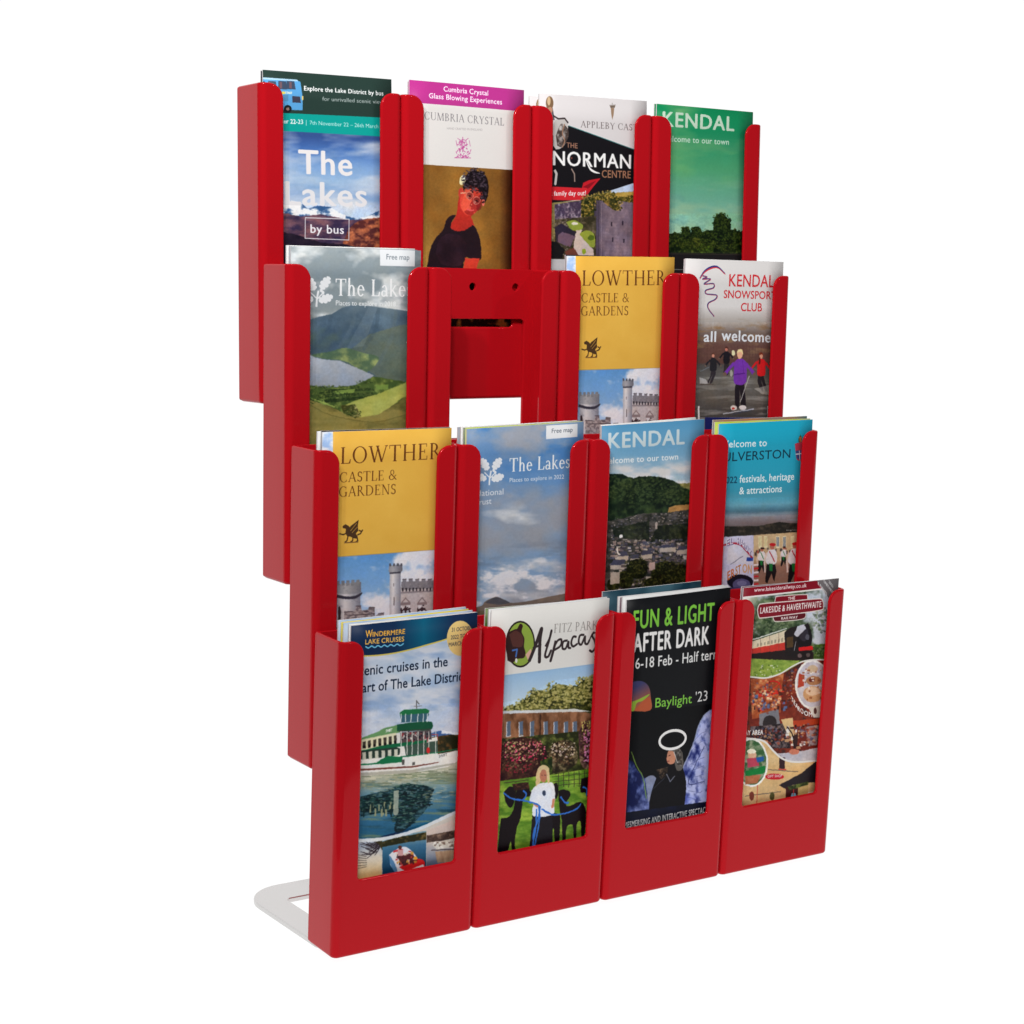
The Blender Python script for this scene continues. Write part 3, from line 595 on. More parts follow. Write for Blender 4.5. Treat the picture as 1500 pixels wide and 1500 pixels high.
p = Print('D', 3, (232, 122), (1020, 190), (10, 130, 82)); p.slope = .07
sky = p.ramp([(150, (8, 130, 80)), (330, (24, 138, 90)), (480, (56, 146, 104)), (650, (78, 156, 112)), (820, (98, 164, 134)), (1000, (120, 176, 156)), (1180, (158, 192, 164))])
sky = p.clouds(sky, (104, 168, 110), 420, 150, 31, .5, .85); sky = p.mix(sky, (150, 186, 150), p.thr(p.field(300, 110, 7), .55, .8) * p.thr(p.Y_, 700, 1000) * .8); sky = p.mix(sky, (96, 146, 140), p.thr(p.field(200, 80, 17), .58, .8) * p.thr(p.Y_, 800, 1000) * .8)
p.im[:] = sky
hill = [(150, 1180), (350, 1180), (380, 1166), (430, 1180), (446, 1136), (474, 1126), (500, 1140), (508, 1180), (520, 1150), (532, 1128), (566, 1124), (590, 1140), (604, 1166), (640, 1150), (694, 1150), (690, 1090), (706, 1050), (740, 1030), (764, 1020), (790, 1040), (820, 1066), (834, 1110), (832, 1144), (870, 1146), (900, 1164), (940, 1150), (1100, 1150), (1100, 1400), (150, 1400)]
p.leaves(hill, (22, 34, 20), (86, 98, 42), 20, 3)
for x, y, a, b, c in ((566, 1236, 50, 42, (126, 128, 54)), (630, 1300, 70, 40, (98, 126, 44)), (470, 1260, 60, 40, (78, 88, 40)), (420, 1220, 50, 34, (66, 78, 36)), (860, 1230, 50, 50, (70, 88, 38)), (915, 1215, 26, 50, (110, 92, 44))): p.leaves(p.curve([(x - a, y), (x - a * .6, y - b * .8), (x, y - b), (x + a * .7, y - b * .7), (x + a, y), (x + a * .5, y + b), (x - a * .5, y + b), (x - a, y)], 4), (40, 52, 24), c, 13, int(x))
p.leaves([(700, 1160), (840, 1150), (850, 1330), (690, 1330)], (18, 28, 18), (54, 66, 32), 18, 9)
p.dabs([(474, 1170, 40, 44, 90), (556, 1172, 50, 50, 110), (764, 1090, 72, 70, 330), (770, 1190, 80, 60, 200), (400, 1210, 60, 40, 90), (640, 1200, 70, 46, 140), (880, 1200, 70, 50, 150)], [(16, 26, 16), (24, 36, 20), (38, 52, 26), (62, 76, 34)], 11, 5)
p.dabs([(480, 1260, 90, 50, 150), (620, 1280, 90, 50, 160), (800, 1280, 120, 50, 200)], [(24, 32, 18), (50, 60, 28), (84, 96, 40)], 10, 6, .7, .6)
p.poly([(100, 1330), (1200, 1344), (1200, 2900), (100, 2900)], (30, 28, 30)); p.line([(100, 1466), (1200, 1478)], 6, (120, 122, 118)); p.line([(100, 1338), (1200, 1352)], 8, (60, 56, 46), .6)
p.text('KENDAL', 277, 302, 864, 344, 118, (190, 210, 190), .045); p.text('Welcome to our town', 262, 424, 820, 456, 48, (188, 216, 196), .02)
p.photo([(-100, 480), (1300, 520), (1300, 1330), (-100, 1320)], .3); p.photo([(-100, 1015), (1300, 1015), (1300, 1330), (-100, 1320)], 1); PR['D'] = p

# ---- third tier
p = Print('E', 2, (265, 98), (1155, 127), (140, 148, 152)); p.slope = .025
sky = p.ramp([(90, (150, 158, 160)), (300, (128, 140, 146)), (520, (136, 146, 150)), (620, (150, 158, 160))]); sky = p.clouds(sky, (204, 208, 208), 190, 120, 3, .48, .72); sky = p.mix(sky, (100, 112, 122), p.thr(p.field(200, 90, 14), .55, .8) * .7)
p.im[:] = sky
slate = p.mix((72, 90, 106), (112, 130, 140), p.thr(p.field(260, 200, 6) + (p.X - 400) / 6000, .3, .75)); slate = p.mix(slate, (92, 108, 92), p.thr(p.field(160, 120, 19) * .6 + (p.Y_ - 560) / 900, .5, .85))
p.put([(100, 640), (385, 600), (480, 575), (540, 562), (610, 520), (690, 500), (780, 504), (900, 520), (1060, 540), (1300, 560), (1300, 1300), (100, 1300)], slate)
p.put([(600, 860), (800, 700), (1000, 640), (1300, 600), (1300, 1120), (900, 1020), (760, 930)], p.mix((84, 96, 90), (116, 124, 106), p.field(110, 90, 29)), .8)
for a_, b_, cc in (((540, 562), (420, 800), (70, 86, 100)), ((700, 505), (600, 780), (96, 112, 122)), ((860, 520), (760, 800), (74, 90, 100)), ((980, 540), (860, 900), (100, 114, 116))): p.line(p.curve([a_, ((a_[0] + b_[0]) / 2 + 30, (a_[1] + b_[1]) / 2), b_]), 26, cc, .35)
p.poly([(800, 500), (860, 506), (760, 780), (640, 800)], (130, 144, 152), .25)
grn = p.mix((84, 106, 82), (148, 160, 104), p.thr(p.field(70, 60, 11), .45, .75)); p.put(p.curve([(400, 840), (520, 820), (640, 795), (760, 830), (860, 860), (820, 930), (760, 960), (640, 890), (500, 870), (400, 850)]), grn, .9)
lake = p.ramp([(830, (172, 178, 188)), (1060, (138, 146, 158))]); p.put([(100, 830), (385, 832), (430, 862), (500, 874), (600, 884), (700, 926), (830, 984), (760, 1030), (680, 1052), (500, 1066), (385, 1046), (100, 1030)], lake)
p.leaves([(100, 1046), (385, 1050), (500, 1070), (700, 1050), (830, 990), (1060, 1030), (1300, 1010), (1300, 1300), (100, 1250)], (70, 88, 50), (146, 162, 86), 34, 23)
for y0, y1 in ((1112, 1098), (1150, 1120), (1080, 1066)): p.leaves([(480, y0), (820, y1), (830, y1 + 20), (500, y0 + 22)], (44, 58, 36), (90, 104, 60), 12, y0)
p.poly([(560, 1088), (700, 1074), (690, 1100), (560, 1112)], (140, 164, 84), .7); p.poly([(840, 1050), (930, 1044), (920, 1080), (850, 1080)], (120, 146, 74), .8)
hl = p.mix((140, 148, 72), (196, 196, 116), p.field(120, 60, 33)); p.put(p.curve([(608, 1196), (700, 1156), (860, 1108), (960, 1068), (1060, 1030), (1300, 960), (1300, 1190), (1060, 1130), (940, 1200), (840, 1256), (720, 1270), (640, 1246)]), hl)
p.leaves([(600, 1190), (700, 1180), (740, 1262), (690, 1284), (620, 1240)], (70, 74, 42), (190, 184, 120), 14, 3)
ol = p.mix((118, 112, 62), (158, 146, 88), p.field(220, 40, 41)); ol = p.mix(ol, (92, 92, 54), p.thr(p.field(140, 70, 43), .5, .8))
p.put([(100, 1100), (380, 1150), (520, 1190), (620, 1240), (700, 1276), (860, 1250), (1060, 1120), (1300, 980), (1300, 2600), (100, 2600)], ol)
p.line(p.curve([(380, 1180), (520, 1250), (700, 1290), (860, 1300), (1060, 1250)]), 6, (104, 100, 58), .7); p.line(p.curve([(380, 1136), (480, 1168), (560, 1200)]), 8, (160, 176, 92), .8)
p.dabs([(470, 1062, 80, 8, 40), (620, 1060, 120, 8, 50), (760, 1030, 60, 10, 30), (680, 1240, 60, 30, 90), (560, 1120, 160, 26, 160), (420, 1160, 60, 20, 40)], [(40, 54, 34), (66, 80, 46), (104, 120, 66)], 8, 5, .6, .8)
p.soft = 2; p.defer(p.poly, [(872, 118), (1112, 124), (1110, 236), (872, 230)], (222, 224, 226)); p.text('Free map', 916, 187, 1073, 191, 37, (96, 106, 116))
p.text('The Lakes', 568, 436, 1090, 443, 116, (240, 242, 244), .03, serif=True); p.text('Places to explore in 2018...', 570, 502, 1003, 510, 34, (238, 240, 242))
p.defer(oak, p, ((443, 408), 1.0), (228, 230, 232))
p.photo([(-100, -100), (1500, -100), (1500, 2600), (-100, 2600)], .35); p.photo([(-100, 560), (1500, 560), (1500, 2600), (-100, 2600)], .8); PR['E'] = p

def castle(p):
    p.poly([(412, 100), (1500, 100), (1500, 932), (412, 1014)], (216, 164, 66))
    g = p.mix((226, 172, 68), (234, 184, 80), p.field(160, 160, 3)); p.put([(412, 100), (1500, 60), (1500, 932), (412, 1014)], g)
    p.put([(300, 100), (412, 100), (412, 1014), (300, 1024)], p.mix((150, 180, 222), (222, 226, 232), p.thr(p.field(60, 60, 9), .35, .6)))
    sky = p.ramp([(990, (96, 146, 200)), (1250, (134, 172, 214)), (1450, (180, 198, 220))], -.07)
    sky = p.mix(sky, (222, 222, 230), p.thr(p.field(160, 120, 5) + p.thr(p.X, 620, 900) * .28 - .12 + p.thr(p.Y_, 1000, 1400) * .12, .46, .66))
    p.put([(300, 1022), (1500, 932), (1500, 2700), (300, 2700)], sky)
    p.poly([(300, 1022), (1500, 932), (1500, 930), (300, 1018)], (120, 110, 110), .5)
    tw = p.mix((120, 120, 132), (212, 206, 206), np.clip(1 - np.abs(p.X - 490) / 120, 0, 1)); tw = p.mix(tw, (110, 108, 118), p.thr(p.field(24, 18, 8), .6, .8) * .5)
    p.put([(440, 1240), (596, 1230), (592, 2600), (436, 2600)], tw)
    p.put([(434, 1196), (600, 1180), (602, 1250), (560, 1262), (500, 1266), (434, 1262)], p.mix(tw, (96, 98, 104), np.full_like(p.X, .35)))
    for x in (434, 468, 500, 534, 568): p.put([(x, 1176 - (x - 434) * .07), (x + 22, 1175 - (x - 434) * .07), (x + 22, 1206), (x, 1208)], p.mix((112, 112, 116), (150, 148, 150), p.field(10, 10, 3)))
    p.poly(p.curve([(430, 1266), (500, 1280), (560, 1276), (604, 1252), (604, 1268), (560, 1296), (500, 1300), (430, 1288)], 5), (66, 62, 72))
    p.poly([(444, 1360), (458, 1348), (464, 1372), (462, 1440), (444, 1440)], (60, 50, 54))
    tu = p.mix((116, 116, 128), (222, 216, 216), np.clip(1 - np.abs(p.X - 820) / 62, 0, 1)); p.put([(796, 1110), (872, 1106), (872, 2600), (792, 2600)], tu)
    p.put([(790, 1068), (884, 1062), (884, 1104), (860, 1122), (800, 1124), (790, 1108)], p.mix(tu, (104, 104, 112), np.full_like(p.X, .45)))
    for x in (792, 820, 846, 870): p.poly([(x, 1054), (x + 14, 1053), (x + 14, 1072), (x, 1073)], (88, 88, 96))
    p.poly([(796, 1116), (874, 1110), (874, 1120), (796, 1128)], (74, 72, 82)); p.line([(826, 1284), (826, 1340)], 6, (92, 80, 84)); p.line([(824, 1190), (824, 1210)], 5, (120, 108, 112))
    wl = p.mix((176, 164, 164), (208, 198, 196), p.field(14, 10, 4)); p.put([(872, 1216), (1300, 1190), (1300, 2600), (872, 2600)], wl)
    p.put([(876, 1180), (1300, 1164), (1300, 1216), (876, 1236)], p.mix((110, 106, 112), (160, 154, 158), p.field(14, 10, 5)))
    for x in range(884, 1300, 44): p.poly([(x, 1164), (x + 26, 1162), (x + 26, 1190), (x, 1192)], (132, 128, 134)); p.line([(x, 1163), (x + 26, 1161)], 4, (70, 66, 72))
    for x in range(880, 1300, 24): p.poly([(x, 1222), (x + 12, 1221), (x + 10, 1246), (x + 2, 1247)], (58, 52, 58))
    p.poly([(872, 1250), (1300, 1226), (1300, 1236), (872, 1262)], (126, 116, 120), .7)
    for x in (906, 1020, 1134): p.poly([(x - 34, 1328), (x, 1284), (x + 34, 1322), (x + 34, 1338), (x - 34, 1342)], (140, 124, 124)); p.poly([(x - 20, 1322), (x, 1296), (x + 20, 1320)], (196, 186, 184)); p.specks(x - 36, 1340, x + 26, 1372, 14, [(50, 34, 38), (230, 226, 226)], 18, 16, x); p.poly([(x - 34, 1380), (x, 1352), (x + 34, 1378), (x + 34, 1440), (x - 34, 1440)], (70, 54, 58)); p.ell(x - 12, 1392, 9, 16, (180, 186, 196)); p.ell(x + 14, 1390, 9, 16, (180, 186, 196))
    lw = p.mix((118, 108, 112), (170, 158, 158), p.thr(p.field(16, 12, 7), .4, .6)); p.put([(486, 1386), (560, 1380), (566, 1346), (600, 1342), (604, 1376), (650, 1372), (652, 1354), (694, 1352), (694, 1416), (720, 1398), (756, 1392), (756, 1440), (870, 1430), (870, 1500), (486, 1500)], lw)
    for a, b in (((486, 1388), (540, 1384)), ((566, 1348), (600, 1344)), ((652, 1358), (694, 1356)), ((620, 1384), (650, 1382)), ((520, 1410), (690, 1400)), ((716, 1400), (756, 1394))): p.line([a, b], 6, (84, 74, 80))
    p.put([(300, 1500), (1500, 1450), (1500, 2800), (300, 2800)], p.mix((120, 110, 114), (176, 166, 164), p.field(60, 26, 14)))
    p.poly([(300, 1560), (1500, 1520), (1500, 2800), (300, 2800)], (92, 86, 96))
    p.text('LOWTHER', 466, 373, 1158, 336, 113, (98, 54, 26), serif=True); p.text('CASTLE &', 458, 500, 846, 479, 68, (98, 54, 26), serif=True); p.text('GARDENS', 454, 600, 838, 578, 70, (98, 54, 26), serif=True)
    dk = (74, 52, 34)                                    # winged beast walking left
    p.poly(p.curve([(500, 790), (520, 800), (540, 830), (566, 850), (580, 880), (560, 884), (530, 872), (506, 866), (498, 840)]), dk); p.poly([(516, 835), (530, 800), (586, 756), (580, 800), (584, 830), (560, 858)], dk)
    for q in ([(478, 806), (496, 792), (512, 800)], [(506, 812), (500, 850), (480, 858), (458, 852)], [(514, 866), (506, 900), (494, 908)], [(548, 872), (544, 900), (532, 906)], [(572, 868), (580, 898), (568, 906)], [(576, 860), (598, 850), (612, 826)], [(604, 836), (590, 828)]): p.line(q, 8, dk)
    p.line([(488, 914), (580, 908)], 7, (130, 92, 50)); p.poly([(480, 796), (500, 786), (514, 806), (500, 818), (478, 812)], dk); p.line([(530, 832), (572, 780)], 3, (216, 164, 66)); p.line([(540, 846), (576, 806)], 3, (216, 164, 66))
p = Print('I', 1, (340, 155), (1225, 125), (216, 164, 66)); p.slope = -.03; castle(p); p.photo([(412, 1018), (1500, 938), (1500, 2700), (412, 2700)], 0.55); PR['I'] = p

p = Print('H', 2, (183, 100), (973, 128), (222, 218, 216)); p.slope = .03
sc = p.ramp([(480, (222, 218, 216)), (600, (176, 168, 162)), (680, (120, 106, 100)), (780, (104, 76, 70)), (920, (98, 70, 64)), (940, (84, 80, 78)), (1060, (104, 100, 94)), (1200, (98, 92, 86)), (1340, (74, 70, 68))], .02)
sc = p.mix(sc, (140, 112, 84), p.thr(p.field(90, 24, 5), .5, .8) * p.thr(p.Y_, 560, 640) * (1 - p.thr(p.Y_, 820, 900)) * .8); sc = p.mix(sc, (150, 146, 140), p.thr(p.field(200, 22, 8), .5, .8) * p.thr(p.Y_, 950, 1010) * .7)
p.put([(0, 460), (1300, 470), (1300, 1345), (0, 1345)], sc)
for x in range(310, 1000, 24): p.line([(x, 780), (x, 920)], 3, (80, 56, 52), .5)
p.line([(300, 985), (420, 930)], 4, (150, 170, 186), .6)
p.put([(0, 1345), (360, 1345), (352, 2600), (0, 2600)], p.mix((90, 86, 84), (130, 124, 118), p.field(60, 60, 2))); p.poly([(340, 1345), (1300, 1350), (1300, 2600), (340, 2600)], (30, 36, 96))
p.ell(566, 840, 13, 22, (220, 212, 170)); p.ell(550, 1000, 12, 26, (190, 186, 180), .7)
def skier(x, y, k, coat, trous, head, hair, lean=0, arms=((-1, .9), (1, .9))):
    p.poly(p.curve([(x - 26 * k, y + 205 * k), (x - 40 * k, y + 330 * k), (x - 34 * k + lean, y + 430 * k), (x - 8 * k + lean, y + 430 * k), (x, y + 300 * k), (x + 10 * k + lean, y + 430 * k), (x + 44 * k + lean, y + 430 * k), (x + 40 * k, y + 300 * k), (x + 34 * k, y + 205 * k)], 5), trous)
    p.poly(p.curve([(x - 16 * k, y + 56 * k), (x + 22 * k, y + 56 * k), (x + 54 * k, y + 90 * k), (x + 56 * k, y + 160 * k), (x + 44 * k, y + 250 * k), (x - 40 * k, y + 250 * k), (x - 46 * k, y + 150 * k), (x - 42 * k, y + 84 * k)], 5), coat)
    for sx, sy in arms: p.line([(x + sx * 42 * k, y + 90 * k), (x + sx * 78 * k, y + 140 * k * sy), (x + sx * 112 * k, y + 190 * k * sy)], 30 * k, coat); p.ell(x + sx * 118 * k, y + 196 * k * sy, 14 * k, 14 * k, (110, 90, 80))
    p.ell(x + 2, y + 24 * k, 21 * k, 32 * k, head); p.poly(p.curve([(x - 24 * k, y + 20 * k), (x - 16 * k, y - 14 * k), (x + 10 * k, y - 22 * k), (x + 28 * k, y), (x + 26 * k, y + 26 * k), (x + 14 * k, y + 2 * k), (x - 12 * k, y + 6 * k)], 4), hair)
skier(404, 850, .52, (46, 44, 48), (58, 52, 56), (200, 140, 120), (90, 60, 50), -30); skier(510, 800, .48, (40, 36, 42), (56, 50, 52), (190, 120, 104), (80, 50, 44), -6)
p.line([(300, 1085), (410, 1088)], 7, (86, 74, 70)); p.poly([(296, 1030), (350, 1050), (366, 1082), (300, 1080)], (196, 190, 186), .7)
skier(786, 850, .66, (200, 40, 44), (48, 44, 48), (206, 150, 124), (120, 56, 40), 26); p.poly([(770, 880), (782, 876), (780, 930), (768, 925)], (90, 40, 34)); p.poly([(730, 1120), (860, 1090), (860, 1170), (790, 1160)], (190, 184, 176), .55)
skier(616, 830, 1.0, (120, 62, 166), (44, 38, 44), (222, 172, 142), (226, 206, 156), 4); p.line([(572, 1010), (656, 1000)], 9, (84, 40, 120)); p.line([(640, 900), (648, 1000)], 3, (86, 40, 122)); p.line([(694, 1020), (620, 1226)], 6, (196, 192, 190))
p.line([(484, 1318), (726, 1278)], 9, (176, 178, 186)); p.line([(556, 1322), (700, 1290)], 7, (70, 74, 90)); p.ell(570, 1270, 26, 20, (214, 204, 200)); p.ell(640, 1268, 28, 20, (220, 210, 206)); p.ell(566, 1276, 12, 8, (190, 70, 60))
p.text('all', 328, 752, 428, 752, 82, (226, 230, 236), .04); p.text('welcome', 470, 742, 864, 758, 84, (226, 230, 236), .04)
p.line([(404, 555), (404, 648)], 4, (180, 178, 176))
p.line(p.curve([(296, 262), (330, 210), (380, 178), (440, 172), (500, 226)]), 15, (200, 60, 70), taper=True); p.line(p.curve([(294, 254), (330, 200), (380, 168), (436, 164), (498, 216)]), 11, (34, 48, 120), taper=True)
zz = p.curve([(318, 236), (352, 246), (318, 262), (380, 262), (330, 300), (404, 298), (404, 330), (344, 350), (350, 378), (430, 388), (420, 420), (366, 450), (364, 490), (410, 552)], 6)
p.line(zz, 10, (44, 50, 112)); p.line([(a + 4, b + 3) for a, b in zz], 3.5, (214, 80, 90))
p.text('KENDAL', 530, 318, 892, 326, 96, (206, 44, 52), .012); p.text('SNOWSPORTS', 488, 410, 938, 421, 62, (204, 44, 52), .006); p.text('CLUB', 626, 512, 795, 514, 64, (204, 44, 52), .006)
for x in (292, 845): p.poly([(x - 8, 1256), (x + 6, 1256), (x + 6, 1400), (x - 8, 1400)], (222, 218, 214))
p.photo([(0, 600), (1300, 600), (1300, 1340), (0, 1340)], 0.75); PR['H'] = p

# ---- second tier
p = Print('J', 1, (205, 180), (1015, 130), (130, 150, 176)); p.slope = -.03
sky = p.ramp([(100, (132, 150, 172)), (350, (96, 136, 182)), (550, (104, 142, 186)), (800, (140, 154, 174)), (1100, (128, 158, 192)), (1350, (156, 180, 204))])
sky = p.mix(sky, (150, 154, 164), p.thr(p.field(330, 230, 12) + p.thr(p.X, 350, 800) * .1, .42, .7)); sky = p.mix(sky, (200, 202, 206), p.thr(p.field(260, 110, 51), .52, .78) * p.thr(p.Y_, 620, 760)); sky = p.mix(sky, (226, 226, 230), p.thr(p.field(120, 60, 77) + p.thr(p.Y_, 1020, 1250) * .1, .6, .76) * p.thr(p.Y_, 1020, 1120))
sky = p.mix(sky, (112, 122, 138), p.thr(p.field(300, 60, 15), .5, .8) * p.thr(p.Y_, 900, 1000) * (1 - p.thr(p.Y_, 1080, 1160)) * .7); sky = p.mix(sky, (74, 126, 184), p.thr(p.field(160, 90, 25), .56, .8) * (1 - p.thr(p.Y_, 400, 560)) * .8)
p.im[:] = sky
p.put(p.curve([(100, 1420), (290, 1400), (330, 1366), (380, 1340), (410, 1332), (450, 1344), (500, 1372), (620, 1362), (760, 1332), (890, 1308), (1200, 1260), (1200, 2700), (100, 2700)], 5), p.mix((96, 88, 84), (146, 128, 112), p.field(80, 26, 7)))
p.put(p.curve([(330, 1372), (380, 1342), (412, 1334), (450, 1346), (500, 1374), (420, 1386)], 5), p.mix((72, 74, 82), (100, 98, 102), p.field(40, 20, 7)))
p.put([(100, 1440), (1200, 1380), (1200, 2700), (100, 2700)], p.mix((86, 76, 66), (126, 112, 84), p.field(60, 20, 9)))
p.defer(p.poly, [(750, 156), (970, 144), (969, 234), (750, 250)], (222, 222, 224)); p.text('Free map', 789, 208, 935, 199, 31, (70, 78, 90))
p.text('The Lakes', 496, 474, 916, 446, 92, (238, 240, 244), .03, serif=True); p.text('Places to explore in 2022', 498, 545, 876, 520, 29, (236, 238, 242))
p.defer(oak, p, ((362, 470), .90), (230, 232, 236)); p.text('National', 262, 642, 455, 628, 42, (228, 230, 234)); p.text('Trust', 256, 706, 373, 692, 42, (228, 230, 234))
p.photo([(-100, -100), (1500, -100), (1500, 2600), (-100, 2600)], .35); PR['J'] = p

p = Print('K', 1, (210, 170), (978, 118), (80, 140, 180)); p.slope = -.05
sky = p.ramp([(120, (74, 138, 178)), (380, (116, 162, 192)), (520, (150, 176, 194))]); sky = p.mix(sky, (206, 204, 204), p.thr(p.field(200, 90, 5) + p.thr(p.Y_, 420, 560) * .18, .5, .75) * p.thr(p.Y_, 380, 480)); p.im[:] = sky
hillp = [(0, 540), (290, 528), (360, 522), (404, 540), (440, 552), (480, 538), (560, 536), (620, 540), (680, 552), (740, 566), (780, 590), (800, 614), (870, 640), (1200, 650), (1200, 1500), (0, 1500)]
p.leaves([(760, 590), (860, 586), (1200, 580), (1200, 680), (780, 660)], (120, 116, 70), (170, 160, 110), 30, 5); p.leaves(hillp, (26, 38, 30), (72, 88, 54), 42, 6)
p.leaves([(0, 520), (360, 520), (404, 545), (280, 600), (0, 600)], (20, 34, 30), (44, 62, 46), 30, 4)
p.dabs([(330, 640, 90, 90, 260), (460, 660, 130, 100, 420), (620, 660, 150, 100, 460), (780, 700, 110, 80, 320)], [(22, 32, 26), (34, 46, 32), (52, 66, 42), (78, 92, 58)], 15, 8, .75, .55)
p.put([(708, 762), (760, 750), (860, 744), (1000, 740), (1000, 800), (700, 806)], p.mix((150, 110, 66), (186, 144, 92), p.field(50, 18, 7)))
tn = p.mix((50, 52, 48), (92, 86, 82), p.thr(p.field(40, 26, 14), .4, .66)); p.put([(0, 880), (290, 860), (500, 810), (700, 800), (880, 780), (1200, 770), (1200, 2600), (0, 2600)], tn)
p.specks(270, 836, 880, 900, 120, [(150, 140, 134), (96, 92, 100), (66, 64, 70)], 16, 9, 3, -.08); p.specks(270, 900, 880, 1020, 190, [(172, 160, 152), (100, 96, 108), (76, 66, 62), (60, 60, 72)], 24, 12, 5, -.05)
p.leaves([(280, 920), (560, 860), (560, 1010), (300, 980)], (24, 32, 24), (66, 74, 46), 24, 5, .7); p.leaves([(620, 900), (870, 880), (870, 1010), (560, 1030)], (22, 30, 24), (64, 70, 44), 24, 15, .8)
p.specks(262, 1010, 870, 1180, 320, [(204, 192, 182), (110, 100, 106), (64, 60, 70), (150, 130, 122), (84, 84, 100)], 34, 18, 8, -.04)
for x, y, w_, h_ in ((330, 1090, 60, 34), (270, 1150, 110, 40), (500, 1080, 70, 34), (640, 1040, 110, 22), (770, 1050, 64, 30), (420, 1110, 60, 30)): p.poly([(x, y + h_), (x + w_ * .2, y), (x + w_, y - 4), (x + w_ + 12, y + h_ - 6)], (74, 74, 90)); p.poly([(x, y + h_), (x + w_ + 12, y + h_ - 6), (x + w_ + 10, y + h_ + 26), (x, y + h_ + 30)], (178, 164, 152))
p.line([(318, 1060), (326, 1104), (340, 1110)], 12, (214, 204, 196)); p.ell(348, 976, 12, 14, (224, 216, 208)); p.poly([(602, 880), (612, 868), (622, 880), (620, 920), (604, 920)], (170, 156, 148))
p.specks(262, 1180, 870, 1360, 150, [(188, 172, 156), (90, 78, 80), (58, 54, 58)], 44, 30, 11, -.04)
for x, y, a, b in ((470, 1210, 80, 70), (680, 1250, 105, 90), (800, 1260, 60, 80), (380, 1290, 60, 60), (290, 1330, 50, 44), (580, 1320, 60, 40)): p.leaves(p.curve([(x - a, y + 10), (x - a * .7, y - b * .7), (x, y - b), (x + a * .7, y - b * .8), (x + a, y), (x + a * .6, y + b), (x - a * .5, y + b), (x - a, y + 10)], 4), (24, 28, 18), (76, 76, 40), 15, int(x))
p.dabs([(470, 1210, 84, 76, 180), (690, 1250, 110, 92, 260), (810, 1260, 60, 84, 140), (380, 1300, 60, 60, 90), (560, 1330, 120, 40, 120)], [(18, 22, 14), (32, 36, 20), (56, 58, 30), (90, 88, 48)], 12, 9, .8, .6)
p.poly([(270, 1240), (340, 1236), (338, 1320), (268, 1330)], (176, 160, 146)); p.poly([(560, 1170), (604, 1160), (604, 1220), (560, 1230)], (190, 160, 150))
p.text('KENDAL', 256, 334, 826, 300, 112, (190, 204, 208), .045); p.text('Welcome to our town', 190, 450, 776, 413, 44, (224, 230, 232), .02)
p.photo([(0, 300), (1300, 300), (1300, 2600), (0, 2600)], .3); p.photo([(0, 530), (1300, 530), (1300, 2600), (0, 2600)], 1); PR['K'] = p

p = Print('L', 1, (265, 155), (970, 122), (30, 160, 190)); p.slope = -.06
p.im[:] = p.mix(p.ramp([(120, (26, 164, 194)), (520, (44, 160, 188)), (640, (58, 150, 176)), (740, (104, 158, 176)), (790, (78, 112, 128)), (830, (140, 136, 142)), (880, (120, 104, 104)), (910, (96, 86, 84)), (950, (60, 56, 54))], -.03), (140, 160, 172), p.thr(p.field(300, 20, 5), .5, .8) * p.thr(p.Y_, 700, 760) * (1 - p.thr(p.Y_, 860, 900)) * .6)
p.leaves([(200, 905), (560, 902), (640, 884), (720, 870), (800, 880), (1100, 884), (1100, 990), (200, 990)], (44, 42, 38), (82, 72, 62), 20, 4); p.text('Birkrigg Common', 768, 936, 856, 932, 9, (214, 210, 206))
p.text('Welcome to', 262, 330, 622, 316, 52, (226, 236, 238), .012); p.text('ULVERSTON', 296, 432, 798, 402, 66, (16, 50, 66), .004)
p.text('2022', 288, 592, 402, 586, 48, (20, 70, 96), .01); p.text('festivals, heritage', 420, 585, 826, 562, 54, (232, 240, 242), .012); p.text('& attractions', 418, 670, 734, 652, 52, (232, 240, 242), .012)
p.poly(p.curve([(834, 300), (860, 292), (900, 292), (900, 400), (872, 424), (846, 410), (838, 350)], 4), (190, 60, 80)); p.poly([(840, 350), (900, 346), (900, 400), (870, 420), (846, 404)], (70, 76, 130)); p.line([(840, 376), (900, 370)], 9, (224, 220, 226)); p.line([(868, 350), (870, 416)], 8, (224, 220, 226)); p.poly([(860, 262), (876, 232), (890, 262), (884, 288), (862, 288)], (74, 84, 50)); p.poly([(866, 250), (886, 250), (884, 286), (870, 286)], (176, 110, 60))
p.put([(200, 990), (524, 968), (524, 2500), (200, 2500)], p.mix((184, 180, 206), (212, 208, 224), p.field(60, 60, 4)))
st2 = p.mix((180, 150, 116), (216, 190, 150), p.field(60, 60, 8)); st2 = p.mix(st2, (148, 112, 96), p.thr(p.Y_, 1150, 1190)); p.put([(524, 968), (1200, 920), (1200, 2500), (524, 2500)], st2)
for x in (560, 600, 690, 740, 800): p.poly([(x, 975), (x + 26, 973), (x + 26, 1060), (x, 1064)], (226, 212, 176)); p.poly([(x + 4, 982), (x + 22, 981), (x + 22, 1050), (x + 4, 1052)], (120, 128, 140) if x % 40 else (206, 190, 140)); p.line([(x + 13, 980), (x + 13, 1050)], 3, (230, 222, 200))
p.specks(530, 1060, 850, 1110, 40, [(70, 52, 50), (160, 80, 70), (90, 84, 80)], 18, 30, 6)
